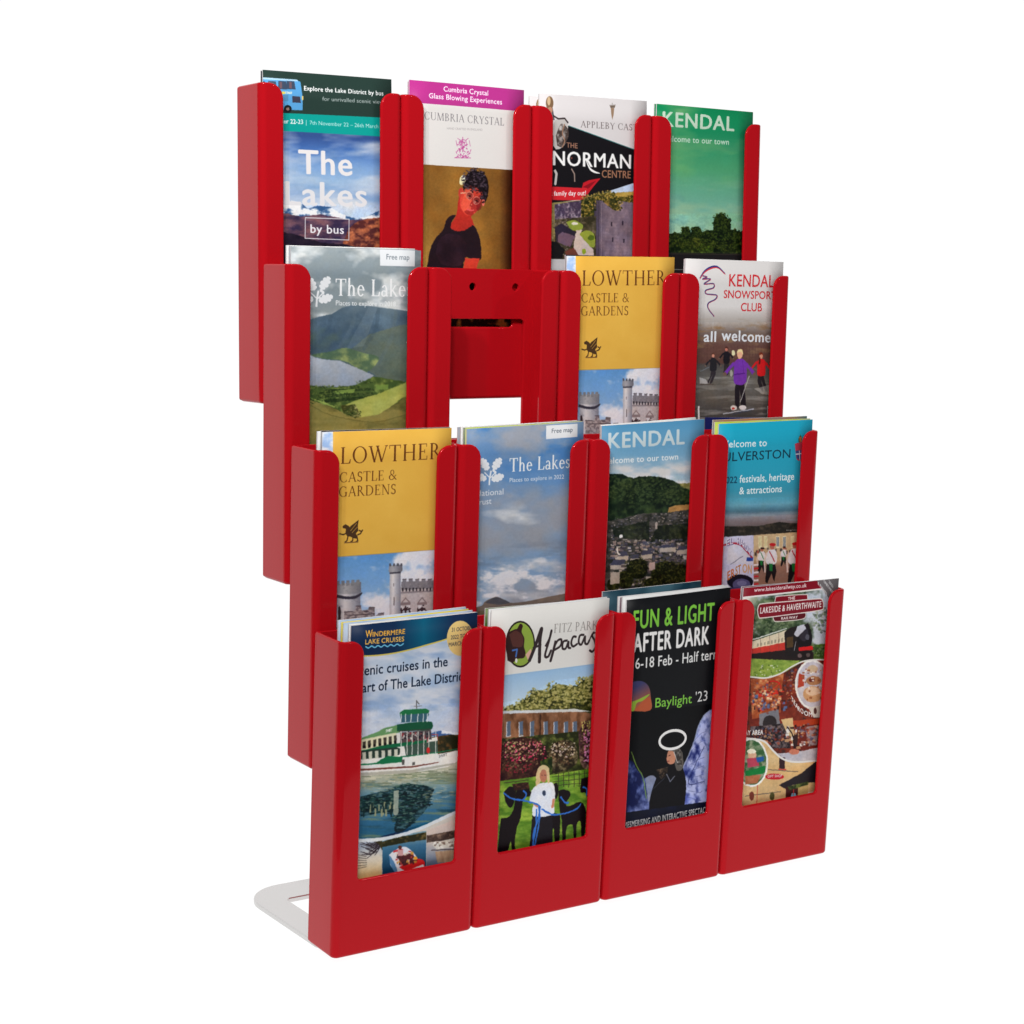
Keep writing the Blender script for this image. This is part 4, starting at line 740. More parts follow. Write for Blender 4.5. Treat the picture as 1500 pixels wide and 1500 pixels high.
for x, y, k in ((745, 1060, .62), (580, 1070, .8), (650, 1046, 1.25), (820, 1040, 1.3)):
    p.poly([(x - 22 * k, y + 100 * k), (x + 26 * k, y + 100 * k), (x + 34 * k, y + 150 * k), (x + 20 * k, y + 210 * k), (x + 4 * k, y + 160 * k), (x - 20 * k, y + 220 * k), (x - 34 * k, y + 210 * k)], (40, 34, 36))
    p.poly(p.curve([(x - 10 * k, y + 22 * k), (x + 30 * k, y + 26 * k), (x + 34 * k, y + 100 * k), (x - 24 * k, y + 104 * k), (x - 32 * k, y + 60 * k)], 4), (222, 214, 214)); p.line([(x - 24 * k, y + 40 * k), (x - 38 * k, y + 90 * k), (x - 34 * k, y + 150 * k)], 12 * k, (220, 196, 184))
    p.ell(x + 8 * k, y + 4 * k, 13 * k, 17 * k, (180, 110, 90)); p.ell(x + 12 * k, y - 8 * k, 20 * k, 9 * k, (190, 40, 44) if k > 1 else (60, 40, 40)); p.poly([(x - 10 * k, y + 104 * k), (x + 12 * k, y + 104 * k), (x + 10 * k, y + 150 * k), (x - 6 * k, y + 146 * k)], (40, 120, 60)); p.line([(x - 8 * k, y + 30 * k), (x + 24 * k, y + 92 * k)], 7 * k, (40, 110, 60) if k < 1 else (170, 50, 60))
for i in range(6): p.poly([(524, 1180 + i * 28), (560, 1176 + i * 28), (560, 1190 + i * 28), (524, 1194 + i * 28)], (196, 52, 60) if i % 2 else (226, 214, 214))
p.poly(p.curve([(330, 1120), (344, 1060), (390, 1036), (440, 1060), (480, 1110), (512, 1150)], 5) + [(470, 1170), (400, 1180), (330, 1180)], (206, 204, 216)); p.line([(352, 1184), (446, 1120)], 6, (120, 120, 140)); p.poly([(474, 1130), (520, 1128), (518, 1160), (470, 1156)], (50, 74, 150))
p.line(p.curve([(300, 1042), (392, 1030), (440, 1050), (480, 1096), (512, 1130)], 5), 12, (170, 40, 60))
for t, x0, y0, x1, y1 in (('EL', 322, 1046, 372, 1032), ('HA', 404, 1030, 446, 1052), ('RD', 446, 1060, 482, 1092), ('Y', 488, 1104, 506, 1128)): p.text(t, x0 + 3, y0 + 3, x1 + 3, y1 + 3, 46, (66, 40, 110), .05); p.text(t, x0, y0, x1, y1, 46, (232, 226, 236), .03)
for t, x0, y0, x1, y1, c in (('ER', 330, 1300, 384, 1268, (206, 112, 60)), ('ST', 390, 1262, 430, 1244, (190, 130, 80)), ('ON', 440, 1240, 510, 1250, (214, 160, 110))): p.text(t, x0, y0, x1, y1, 62, c, .04)
p.ell(424, 1310, 96, 54, (36, 32, 44)); p.ell(434, 1330, 66, 44, (92, 86, 120)); p.ell(436, 1320, 36, 20, (140, 134, 168), .6); p.poly([(200, 1350), (524, 1350), (524, 2500), (200, 2500)], (70, 64, 96))
p.photo([(200, 700), (1200, 680), (1200, 2500), (200, 2500)], 0.7); PR['L'] = p

# ---- bottom tier
p = Print('M', 0, (255, 160), (895, 90), (22, 46, 78)); p.slope = -.12
p.im[:] = p.mix(p.ramp([(60, (22, 44, 78)), (320, (18, 42, 74))]), (4, 96, 124), np.clip(1 - np.abs(p.X - 620) / 150, 0, 1) * .9)
sk = p.ramp([(220, (160, 182, 208)), (400, (172, 190, 212)), (520, (146, 170, 204)), (640, (190, 198, 214)), (760, (206, 204, 212))]); sk = p.clouds(sk, (206, 210, 220), 180, 70, 5, .42, .7); sk = p.mix(sk, (126, 156, 198), p.thr(p.field(140, 60, 15), .55, .8) * .8)
cv = p.curve([(150, 312), (330, 310), (440, 300), (540, 280), (640, 252), (730, 226), (810, 196), (880, 172), (1000, 140)], 8)
p.put(cv + [(1000, 860), (150, 860)], sk); p.line(cv, 6, (214, 190, 90))
p.text('W', 327, 219, 362, 214, 36, (230, 168, 62), .02); p.text('INDERMERE', 363, 214, 526, 198, 24, (230, 168, 62), .02); p.text('LAKE CRUISES', 326, 252, 521, 235, 24, (230, 178, 84), .012)
p.line(p.curve([(326 + 16 * i, 267 - i * 1.3 + (4.5 if i % 2 else -4.5)) for i in range(13)], 5), 5, (110, 190, 222))
p.ell(806, 220, 69, 88, (224, 192, 122)); p.text('31 OCTOBER', 762, 188, 872, 176, 20, (40, 44, 60)); p.text('2022 TO 19', 757, 226, 858, 213, 20, (40, 44, 60)); p.text('MARCH 2023', 746, 262, 866, 246, 20, (40, 44, 60))
p.text('Scenic cruises in the', 268, 413, 740, 358, 50, (20, 34, 58), .008); p.text('heart of The Lake District', 256, 500, 836, 428, 50, (20, 34, 58), .008)
p.put([(650, 690), (720, 678), (760, 686), (860, 690), (860, 720), (650, 720)], p.mix((70, 100, 150), (224, 226, 232), p.thr(p.field(30, 16, 4), .45, .6)))
p.leaves([(660, 712), (760, 700), (900, 706), (900, 790), (660, 800)], (44, 44, 28), (140, 92, 50), 18, 7)
wt = p.ramp([(840, (196, 190, 168)), (920, (164, 168, 150)), (990, (100, 140, 158)), (1060, (66, 112, 142)), (1200, (34, 88, 120))], -.06); wt = p.mix(wt, (120, 132, 100), p.thr(p.field(180, 14, 6), .5, .75) * .7); wt = p.mix(wt, (32, 62, 72), p.thr(p.field(120, 22, 26), .56, .8) * p.thr(p.Y_, 900, 980) * .7)
p.put([(100, 880), (1000, 780), (1000, 1100), (770, 1100), (100, 1300)], wt)
rf = p.mix((10, 34, 40), (64, 96, 104), p.thr(p.field(26, 12, 8), .45, .7)); p.put(p.curve([(300, 1010), (420, 980), (500, 950), (600, 950), (670, 970), (660, 1000), (640, 1060), (600, 1110), (520, 1180), (470, 1180), (480, 1100), (420, 1090), (300, 1110)], 5), rf, .92)
p.dabs([(400, 1050, 110, 50, 220), (560, 1020, 100, 70, 330), (520, 1110, 60, 60, 160)], [(8, 28, 34), (16, 44, 48), (30, 66, 62), (90, 116, 106)], 15, 21, .28, .8)
p.dabs([(560, 930, 220, 20, 60), (700, 1000, 80, 40, 60), (380, 960, 90, 30, 60)], [(150, 150, 120), (96, 124, 128), (190, 186, 160)], 22, 22, .16, .6)
p.specks(305, 1040, 470, 1080, 26, [(150, 150, 118), (22, 44, 46)], 12, 40, 3, -.05); p.line([(480, 980), (478, 1090)], 26, (170, 176, 160), .8); p.specks(500, 960, 640, 1060, 40, [(80, 104, 112), (14, 30, 36)], 26, 8, 5); p.specks(300, 900, 790, 950, 46, [(206, 200, 176), (112, 118, 96)], 70, 5, 9, -.07)
wht = (224, 220, 214)
p.poly([(100, 862), (500, 826), (700, 796), (800, 778), (800, 830), (740, 862), (560, 890), (100, 922)], wht); p.poly([(100, 886), (560, 856), (700, 836), (690, 842), (560, 864), (100, 896)], (120, 70, 60)); p.poly([(100, 905), (560, 875), (780, 840), (770, 850), (560, 890), (100, 922)], (176, 172, 160))
p.poly([(100, 770), (500, 735), (660, 716), (690, 712), (690, 800), (500, 830), (100, 868)], wht)
p.poly([(520, 752), (690, 730), (690, 786), (530, 812)], (66, 84, 74)); p.poly([(100, 796), (470, 758), (500, 770), (496, 800), (440, 812), (100, 846)], (46, 62, 56))
for x in range(310, 490, 32): p.poly([(x, 790 - (x - 310) * .1), (x + 17, 788 - (x - 310) * .1), (x + 17, 826 - (x - 310) * .1), (x, 828 - (x - 310) * .1)], (196, 196, 180))
p.poly([(100, 856), (380, 836), (440, 806), (512, 812), (510, 838), (400, 848), (100, 870)], (28, 112, 72)); p.poly([(100, 852), (340, 832), (420, 812), (380, 842), (100, 864)], wht)
p.poly([(100, 790), (500, 742), (640, 720), (640, 736), (500, 760), (100, 806)], (26, 100, 66)); p.line([(500, 812), (700, 788), (790, 772)], 5, (40, 110, 76))
p.poly([(100, 752), (310, 718), (380, 690), (420, 668), (490, 652), (500, 690), (440, 700), (310, 746), (100, 790)], (104, 146, 98)); p.poly([(100, 760), (310, 726), (480, 690), (480, 740), (310, 780), (100, 806)], (214, 208, 176))
for x in range(312, 480, 26): p.poly([(x, 738 - (x - 310) * .2), (x + 15, 735 - (x - 310) * .2), (x + 15, 770 - (x - 310) * .16), (x, 772 - (x - 310) * .16)], (72, 66, 58)); p.ell(x + 7, 764 - (x - 310) * .16, 6, 8, (30, 28, 30))
p.text('SWIFT', 428, 690, 460, 684, 14, (226, 230, 220), .03)
p.poly([(500, 690), (656, 676), (660, 724), (500, 742)], (86, 74, 76)); p.specks(505, 684, 650, 730, 60, [(206, 196, 190), (150, 60, 66), (40, 40, 50)], 9, 12, 4)
p.poly(p.curve([(484, 650), (560, 640), (650, 634), (664, 650), (656, 674), (600, 680), (484, 684)], 4), (30, 84, 60)); p.line([(490, 684), (652, 672)], 5, (60, 70, 60))
for x in (505, 535, 560, 590, 620, 645, 680): p.line([(x, 684), (x, 800)], 4, (216, 214, 206))
p.poly([(500, 700), (482, 692), (482, 740), (500, 740)], (214, 210, 204)); p.ell(642, 778, 9, 16, (196, 50, 50)); p.line([(660, 700), (690, 700), (690, 720)], 4, (176, 80, 80))
p.poly([(500, 604), (508, 590), (640, 586), (646, 600), (628, 634), (504, 640)], (60, 96, 110)); p.poly([(498, 590), (520, 576), (630, 570), (648, 580), (644, 592), (500, 604)], (38, 112, 70))
for x in (506, 528, 556, 590, 618, 638): p.line([(x, 596), (x - 2, 636)], 4, (220, 224, 220))
p.line([(584, 572), (582, 530)], 4, (90, 90, 90)); p.line([(582, 532), (596, 548)], 4, (90, 90, 90)); p.line([(570, 560), (610, 556)], 3, (120, 120, 120)); p.text('SWIFT', 696, 816, 738, 806, 14, (70, 70, 72))
p.poly([(508, 826), (522, 824), (522, 850), (508, 852)], (90, 88, 84)); p.poly([(560, 838), (574, 836), (574, 850), (560, 852)], (90, 88, 84))
c2 = p.curve([(100, 1238), (290, 1230), (400, 1222), (500, 1202), (600, 1170), (700, 1126), (790, 1086), (900, 1040)], 6)
p.put(c2 + [(900, 1900), (100, 1900)], p.mix((186, 182, 180), (210, 200, 184), p.field(60, 40, 4)))
gl = p.ramp([(1230, (166, 176, 190)), (1300, (206, 196, 180)), (1400, (216, 180, 112))], -.1); p.put([(100, 1240), (408, 1228), (408, 1900), (100, 1900)], gl)
R = random.Random(8)
for i in range(26):
    a = R.uniform(.5, 2.6); L = R.uniform(40, 110); x, y = 402 - R.uniform(0, 14), 1236 + R.uniform(-6, 30); p.line(p.curve([(x, y), (x - L * .5 * math.sin(a), y + L * .4 * math.cos(a) + 20), (x - L * math.sin(a), y + L * .5 * math.cos(a) + R.uniform(0, 40))], 4), 2.6, (52, 44, 50))
for i in range(6): p.line([(284, 1300 + i * 14), (330, 1310 + i * 10)], 2, (60, 50, 46))
p.poly([(360, 1224), (430, 1218), (420, 1250), (408, 1280), (396, 1250)], (56, 52, 30)); p.put([(410, 1212), (634, 1180), (634, 1900), (410, 1900)], p.ramp([(1210, (120, 150, 164)), (1250, (64, 110, 140)), (1330, (28, 74, 104)), (1420, (18, 54, 84))], -.1)); p.leaves([(410, 1236), (470, 1214), (560, 1200), (634, 1186), (634, 1224), (500, 1244), (410, 1262)], (44, 44, 24), (120, 100, 60), 14, 5)
p.put([(636, 1178), (900, 1080), (900, 1900), (636, 1900)], p.ramp([(1150, (206, 188, 180)), (1250, (190, 178, 170)), (1320, (130, 140, 156)), (1380, (66, 84, 110))], -.1)); p.leaves([(636, 1204), (790, 1176), (790, 1220), (636, 1240)], (66, 52, 48), (140, 116, 100), 14, 8); p.poly([(664, 1250), (780, 1214), (780, 1262), (690, 1276)], (206, 200, 188)); p.specks(670, 1230, 770, 1262, 30, [(120, 100, 90), (226, 220, 210)], 14, 10, 4); p.put([(680, 1284), (790, 1276), (790, 1336), (690, 1340)], p.mix((150, 106, 74), (210, 180, 140), p.field(12, 60, 3)), .8); p.line([(660, 1278), (790, 1272)], 4, (70, 60, 60))
p.line(c2, 8, (222, 222, 220)); p.line(c2[:38], 16, (206, 210, 214))
p.poly(p.curve([(444, 1300), (470, 1280), (520, 1260), (560, 1280), (600, 1330), (628, 1350), (600, 1382), (520, 1384), (480, 1390), (450, 1350)], 5), (214, 214, 220)); p.poly(p.curve([(444, 1300), (466, 1330), (490, 1386), (470, 1382), (448, 1340)], 4), (86, 130, 168))
p.poly(p.curve([(496, 1362), (560, 1326), (612, 1322), (628, 1352), (600, 1376), (530, 1386)], 5), (206, 40, 42)); p.poly([(540, 1378), (620, 1348), (626, 1362), (600, 1378), (560, 1384)], (226, 216, 216)); p.poly([(480, 1310), (560, 1290), (590, 1330), (520, 1356)], (84, 40, 44)); p.specks(478, 1276, 570, 1340, 34, [(214, 196, 180), (180, 60, 56), (50, 34, 40), (196, 140, 60)], 16, 16, 5)
p.line([(466, 1284), (512, 1276)], 10, (196, 60, 66)); p.ell(500, 1264, 10, 10, (90, 50, 44)); p.poly([(488, 1276), (516, 1274), (518, 1304), (490, 1306)], (196, 150, 150)); p.ell(580, 1318, 9, 9, (230, 160, 50))
p.photo([(100, 330), (560, 312), (900, 220), (900, 1800), (100, 1800)], .22); p.photo([(100, 560), (900, 540), (900, 1800), (100, 1800)], .55); PR['M'] = p

p = Print('N', 0, (135, 150), (728, 90), (224, 221, 216)); p.slope = -.11
gs = p.ramp([(430, (150, 184, 216)), (600, (196, 212, 224)), (680, (206, 216, 222))]); p.put([(0, 498), (800, 398), (800, 700), (0, 700)], gs)
p.leaves([(100, 660), (220, 640), (290, 606), (330, 572), (370, 546), (410, 554), (440, 538), (470, 516), (500, 520), (530, 532), (560, 530), (590, 500), (630, 488), (700, 480), (700, 760), (100, 700)], (50, 54, 26), (156, 150, 86), 16, 4)
p.dabs([(230, 646, 36, 24, 60), (300, 630, 40, 34, 90), (350, 600, 40, 52, 130), (400, 606, 40, 50, 120), (450, 580, 44, 66, 160), (500, 590, 44, 64, 150), (550, 590, 44, 58, 140), (600, 560, 44, 72, 170), (650, 570, 46, 84, 190)], [(44, 46, 24), (70, 72, 36), (104, 102, 52), (150, 142, 82), (180, 170, 110)], 10, 12)
bd_ = p.mix((96, 64, 44), (146, 104, 78), p.thr(p.field(30, 60, 6), .35, .7)); p.put([(100, 668), (560, 654), (700, 668), (700, 800), (100, 800)], bd_); p.poly([(100, 654), (560, 642), (640, 656), (560, 656), (100, 668)], (196, 196, 196)); p.line([(380, 668), (380, 790)], 8, (66, 44, 34))
for x in (212, 274, 330, 398, 448, 500, 544): p.poly([(x, 706), (x + 20, 702), (x + 20, 776), (x, 782)], (90, 102, 120)); p.line([(x, 708), (x, 780), (x + 20, 776)], 4, (206, 206, 210))
p.leaves([(100, 800), (700, 740), (700, 1010), (100, 1010)], (40, 44, 20), (110, 116, 60), 18, 7)
for P_, a, b, s_ in (([(150, 830), (240, 792), (300, 784), (370, 800), (410, 850), (416, 930), (380, 990), (150, 1004)], (48, 22, 26), (92, 60, 44), 1), ([(424, 860), (460, 810), (520, 796), (560, 830), (556, 920), (430, 960)], (40, 34, 22), (150, 136, 104), 2), ([(570, 760), (600, 706), (640, 696), (720, 690), (720, 930), (590, 930)], (70, 44, 50), (170, 150, 110), 3)): p.leaves(p.curve(P_ + P_[:1], 5), a, b, 14, s_)
p.dabs([(290, 880, 120, 90, 420), (490, 870, 66, 66, 200), (620, 810, 40, 100, 180)], [(34, 22, 20), (60, 40, 30), (92, 66, 48), (150, 120, 90)], 8, 14, .8, .6)
p.specks(200, 800, 400, 900, 150, [(206, 60, 96), (226, 120, 140), (190, 170, 120)], 10, 9, 5); p.specks(205, 900, 330, 960, 40, [(150, 40, 60)], 9, 8, 6); p.specks(430, 806, 550, 880, 60, [(214, 190, 180), (190, 170, 140)], 9, 9, 7); p.specks(596, 740, 650, 900, 110, [(206, 110, 160), (226, 160, 190)], 10, 10, 8); p.specks(585, 700, 650, 760, 26, [(200, 190, 110)], 9, 9, 9)
p.leaves([(380, 900), (440, 880), (440, 990), (380, 990)], (30, 44, 20), (90, 100, 40), 12, 3)
gr = p.mix((84, 122, 40), (150, 178, 70), p.thr(p.field(60, 22, 8), .3, .75)); p.put([(100, 1010), (400, 976), (560, 950), (720, 925), (720, 1800), (100, 1800)], gr)
for x in range(470, 650, 26): p.line([(x, 962 - (x - 470) * .1), (x, 1030)], 4, (60, 60, 40)); 
for y in (980, 1005, 1026): p.line([(440, y), (660, y - 22)], 3, (60, 62, 40))
p.line([(200, 1012), (320, 996)], 4, (70, 60, 44))
blk = (30, 22, 26)
for P_ in ([(184, 1190), (226, 1180), (250, 1130), (262, 1050), (300, 1010), (330, 1050), (334, 1076), (300, 1082), (292, 1110), (280, 1190), (262, 1240), (252, 1300), (256, 1358), (240, 1352), (232, 1300), (214, 1356), (170, 1366)],
           [(196, 1060), (230, 1030), (260, 1050), (240, 1130), (214, 1120)],
           [(470, 1050), (500, 1044), (530, 1060), (520, 1090), (506, 1110), (520, 1126), (580, 1104), (604, 1140), (606, 1200), (596, 1290), (584, 1288), (580, 1200), (560, 1220), (558, 1296), (546, 1294), (540, 1220), (510, 1230), (504, 1302), (490, 1300), (486, 1200), (474, 1140)],
           [(584, 990), (640, 986), (640, 1110), (616, 1100), (606, 1060), (580, 1056)], [(446, 1016), (462, 1010), (470, 1050), (462, 1090), (440, 1080)],
           [(376, 1170), (470, 1164), (476, 1230), (472, 1306), (452, 1310), (446, 1240), (430, 1250), (428, 1318), (398, 1322), (390, 1240), (380, 1250)]): p.poly(p.curve(P_ + P_[:1], 3), blk)
p.leaves([(240, 1016), (320, 1006), (326, 1040), (250, 1050)], (50, 32, 28), (110, 70, 50), 10, 4)
p.poly([(340, 1175), (440, 1165), (440, 1320), (326, 1336)], (36, 32, 38)); p.poly(p.curve([(366, 1014), (440, 1010), (454, 1070), (448, 1120), (440, 1168), (344, 1176), (346, 1110), (326, 1110), (336, 1050)], 5), (214, 216, 224)); p.line([(446, 1090), (440, 1130)], 14, (196, 130, 104)); p.line([(346, 1112), (366, 1126)], 12, (196, 130, 104))
p.poly(p.curve([(358, 1028), (360, 970), (376, 930), (400, 922), (424, 940), (426, 1000), (418, 1010), (400, 960), (378, 1010)], 5), (206, 180, 136)); p.ell(396, 976, 18, 32, (176, 116, 92)); p.ell(398, 1062, 9, 13, (60, 70, 90)); p.line([(386, 972), (392, 973)], 3, (60, 40, 40)); p.line([(401, 972), (408, 972)], 3, (60, 40, 40))
bl = (56, 110, 190)
for q in ([(196, 1060), (240, 1090), (300, 1100), (360, 1116), (378, 1130)], [(290, 1100), (310, 1070), (296, 1050)], [(372, 1120), (376, 1180), (366, 1250), (350, 1330)], [(380, 1126), (366, 1200), (346, 1260), (344, 1330)], [(386, 1140), (440, 1168), (510, 1160), (560, 1140), (580, 1116)], [(480, 1080), (500, 1106), (520, 1110)], [(592, 1030), (610, 1040), (610, 1070)], [(362, 1140), (356, 1240), (340, 1320)]): p.line(p.curve(q, 5), 8, bl)
p.ell(278, 318, 74, 117, (38, 30, 30)); p.ell(278, 318, 67, 108, (140, 164, 66)); p.poly(p.curve([(205, 300), (216, 262), (250, 244), (262, 240), (276, 216), (290, 226), (284, 256), (298, 290), (296, 330), (304, 360), (296, 386), (262, 392), (240, 410), (214, 400)], 5), (52, 30, 30)); p.poly(p.curve([(222, 270), (256, 250), (290, 280), (286, 330), (240, 330)], 4), (92, 52, 46), .8); p.line([(236, 350), (262, 344), (256, 380)], 8, (70, 110, 180)); p.poly([(304, 370), (330, 340), (340, 372), (318, 400)], (214, 170, 150)); p.ell(258, 400, 6, 12, (220, 220, 210))
p.text('FITZ PARK', 447, 262, 668, 244, 44, (136, 130, 126), serif=True)
bk = (52, 42, 44)
for q, w_ in (([(322, 404), (344, 350), (366, 290), (384, 240), (376, 300), (374, 406)], 15), ([(340, 338), (380, 322)], 9), ([(404, 330), (424, 290), (434, 250), (422, 300), (402, 374), (418, 380), (432, 350)], 10), ([(456, 300), (444, 350), (430, 402)], 12), ([(448, 330), (466, 300), (484, 296), (480, 326), (452, 346)], 9), ([(516, 300), (494, 306), (490, 338), (506, 340), (520, 306), (520, 334), (530, 338)], 9), ([(560, 282), (544, 282), (534, 312), (544, 330), (564, 318)], 9), ([(600, 272), (578, 276), (572, 310), (586, 320), (604, 280), (604, 312), (616, 318), (626, 300)], 9), ([(650, 258), (640, 276), (652, 300), (658, 330), (642, 356), (628, 350)], 9), ([(626, 300), (640, 270), (654, 262)], 6)): p.line(p.curve(q, 6), w_ * 1.15, bk)
p.photo([(0, 505), (800, 404), (800, 1800), (0, 1800)], .2); p.photo([(0, 650), (290, 590), (440, 500), (700, 470), (800, 1800), (0, 1800)], .8); PR['N'] = p

p = Print('O', 0, (215, 180), (783, 108), (20, 21, 24)); p.slope = -.12
p.text('FUN & LIGHT', 248, 334, 690, 284, 96, (122, 190, 66), .05); p.text('AFTER DARK', 246, 460, 662, 411, 98, (232, 230, 228), .06); p.text('16-18 Feb - Half term', 238, 550, 722, 490, 56, (226, 226, 224), .012)
p.text('Baylight', 366, 753, 568, 728, 50, (124, 190, 70), .005); p.text("'23", 588, 724, 654, 714, 54, (222, 222, 220))
lg = p.mix((60, 60, 100), (170, 90, 60), p.thr(p.X * .6 + p.Y_, 800, 920)); p.put(p.curve([(220, 620), (290, 612), (330, 640), (342, 700), (338, 768), (220, 772)], 5), lg); p.poly(p.curve([(220, 730), (270, 712), (336, 680), (300, 716), (266, 730), (250, 772), (220, 772)], 4), (140, 170, 60)); p.poly(p.curve([(256, 770), (300, 716), (338, 700), (338, 768)], 4), (180, 84, 52), .8)
wg = p.mix((34, 44, 104), (172, 180, 220), p.thr(p.field(30, 46, 7) + p.thr(p.X, 480, 620) * .25, .4, .75)); wg = p.mix(wg, (120, 134, 210), p.thr(p.field(90, 60, 9), .5, .7) * .6)
p.put(p.curve([(820, 700), (672, 768), (634, 800), (604, 860), (584, 930), (552, 1010), (524, 1070), (530, 1160), (540, 1300), (700, 1290), (820, 1200)], 5), wg); p.line(p.curve([(672, 768), (634, 800), (604, 860), (584, 930), (552, 1010), (522, 1074)]), 9, (150, 160, 190), .8)
p.put(p.curve([(150, 1010), (240, 1040), (262, 1080), (310, 1130), (330, 1200), (330, 1320), (150, 1340)], 5), p.mix((24, 32, 74), (120, 132, 182), p.thr(p.field(40, 60, 17), .4, .75)))
for i in range(9): p.line(p.curve([(650 - i * 3, 880 + i * 46), (610, 900 + i * 44), (560 - i, 960 + i * 34)], 4), 2.5, (60, 66, 120), .6)
p.line(p.curve([(640, 960), (590, 1060), (552, 1160), (640, 1150)]), 4, (40, 46, 90), .8); p.line(p.curve([(236, 990), (262, 1060), (300, 1130), (320, 1240)]), 6, (120, 150, 70), .8); p.put(p.curve([(312, 1130), (350, 1116), (376, 1140), (360, 1220), (330, 1260)], 4), p.mix((110, 116, 140), (150, 156, 180), p.field(30, 30, 5)))
p.defer(p.ring, 463, 925, 74, 48, 15, (236, 234, 232), -14)
p.poly(p.curve([(330, 1360), (340, 1240), (366, 1150), (392, 1100), (420, 1070), (470, 1060), (510, 1070), (532, 1110), (540, 1180), (530, 1290), (520, 1360)], 5), (24, 23, 27)); p.leaves([(372, 1086), (440, 1070), (430, 1120), (400, 1140)], (30, 26, 26), (110, 92, 76), 9, 4); p.line([(430, 1110), (452, 1150), (476, 1120)], 6, (110, 112, 124)); p.line([(356, 1190), (420, 1130)], 3, (70, 70, 80))
p.poly(p.curve([(432, 1010), (440, 985), (470, 975), (486, 1000), (480, 1040), (460, 1056), (440, 1054), (430, 1032)], 4), (186, 130, 104)); p.poly(p.curve([(440, 984), (470, 968), (508, 976), (524, 1030), (520, 1080), (490, 1090), (476, 1050), (486, 1010), (466, 986)], 5), (92, 88, 84)); p.leaves([(466, 976), (510, 980), (516, 1070), (490, 1060)], (60, 56, 54), (150, 146, 140), 8, 2); p.line([(470, 990), (492, 1050)], 3, (226, 224, 220)); p.line([(440, 1012), (450, 1008)], 4, (50, 30, 30)); p.line([(434, 1040), (446, 1040)], 4, (120, 50, 50))
p.put([(100, 1330), (820, 1235), (820, 1800), (100, 1800)], p.mix((22, 24, 30), (28, 34, 60), p.field(90, 60, 4))); p.text('MESMERISING AND INTERACTIVE SPECTACLE', 198, 1402, 668, 1312, 32, (226, 226, 224), .03)
p.photo([(100, 790), (820, 720), (820, 1310), (100, 1400)], 0.7); PR['O'] = p

p = Print('Q', 0, (188, 120), (740, 65), (130, 20, 36)); p.slope = -.1
fo = p.mix((52, 68, 48), (132, 146, 112), p.thr(p.field(46, 50, 6), .4, .75)); fo = p.mix(fo, (186, 192, 202), p.thr(p.field(80, 70, 16) + p.thr(p.X, 540, 640) * .3 - p.thr(p.Y_, 380, 450) * .3, .5, .72)); fo = p.mix(fo, (222, 222, 214), 1 - p.thr(p.X + p.Y_ * .35, 260, 360))
p.put([(100, 186), (700, 120), (700, 640), (100, 640)], fo); p.line([(100, 183), (760, 112)], 9, (226, 222, 218))
p.poly([(596, 60), (900, 30), (900, 200), (706, 180), (690, 190)], (112, 106, 108)); 
for t, x, y, L in (('& EVENTS', 616, 98, 74), ('TIMETABLE', 648, 84, 80), ('2023', 680, 90, 34)): p.text(t, x, y, x + L * .72, y + L * .9, 17, (206, 204, 204), .02)
p.text('www.lakesiderailway.co.uk', 248, 142, 550, 114, 22, (226, 206, 206), .02)
gy = p.mix((98, 124, 50), (168, 184, 90), p.field(24, 14, 7)); p.put([(100, 505), (300, 520), (700, 530), (700, 660), (100, 660)], gy); p.specks(250, 550, 400, 620, 40, [(206, 206, 190), (70, 90, 40)], 9, 9, 3)
p.leaves([(560, 440), (700, 430), (700, 540), (500, 545)], (70, 96, 44), (150, 170, 80), 16, 5)
p.dabs([(340, 330, 100, 60, 160), (420, 350, 60, 40, 80), (610, 480, 70, 40, 90), (640, 300, 50, 70, 80)], [(36, 50, 34), (64, 82, 54), (100, 118, 80), (140, 150, 116)], 12, 32, .8, .5)
p.poly([(100, 460), (258, 414), (432, 358), (436, 470), (258, 488), (100, 498)], (214, 198, 170)); p.poly([(100, 478), (258, 458), (434, 424), (436, 470), (258, 488), (100, 500)], (188, 60, 52)); p.line([(100, 448), (258, 406), (436, 348)], 6, (222, 218, 210)); 
for x in range(266, 436, 20): p.poly([(x, 436 - (x - 258) * .22), (x + 11, 433 - (x - 258) * .22), (x + 11, 450 - (x - 258) * .2), (x, 452 - (x - 258) * .2)], (160, 150, 130))
for x in (288, 340, 392): p.line([(x, 408 - (x - 258) * .3), (x, 482)], 2, (110, 70, 60))
p.poly([(100, 500), (258, 488), (436, 468), (590, 480), (590, 530), (430, 526), (100, 512)], (44, 34, 34)); p.poly(p.curve([(424, 372), (452, 346), (500, 336), (520, 350), (520, 500), (430, 500)], 4), (40, 34, 34)); p.poly([(436, 400), (474, 392), (474, 450), (438, 456)], (84, 66, 44))
p.ell(540, 400, 44, 76, (30, 27, 31)); p.ell(534, 378, 28, 40, (52, 48, 56)); p.poly([(480, 380), (500, 334), (540, 324), (548, 350), (520, 372), (500, 396)], (186, 186, 196)); p.poly([(536, 330), (560, 316), (572, 340), (560, 352)], (34, 30, 34)); p.ell(556, 396, 12, 16, (86, 84, 92)); p.poly([(504, 454), (586, 444), (590, 466), (508, 474)], (206, 36, 38)); p.poly([(506, 474), (584, 468), (576, 520), (500, 520)], (36, 28, 30)); p.ell(512, 500, 12, 12, (110, 90, 90)); p.ell(560, 496, 12, 12, (90, 76, 76)); p.line([(490, 420), (480, 470)], 4, (170, 170, 176))
for P_, c in ((p.curve([(366, 208), (372, 176), (392, 166), (540, 156), (556, 166), (556, 196)], 4), (126, 22, 36)), (p.curve([(356, 270), (362, 298), (384, 308), (520, 296), (546, 278), (546, 262)], 4), (92, 14, 28))): p.defer(p.poly, P_, c); p.defer(p.line, P_, 5, (226, 214, 208))
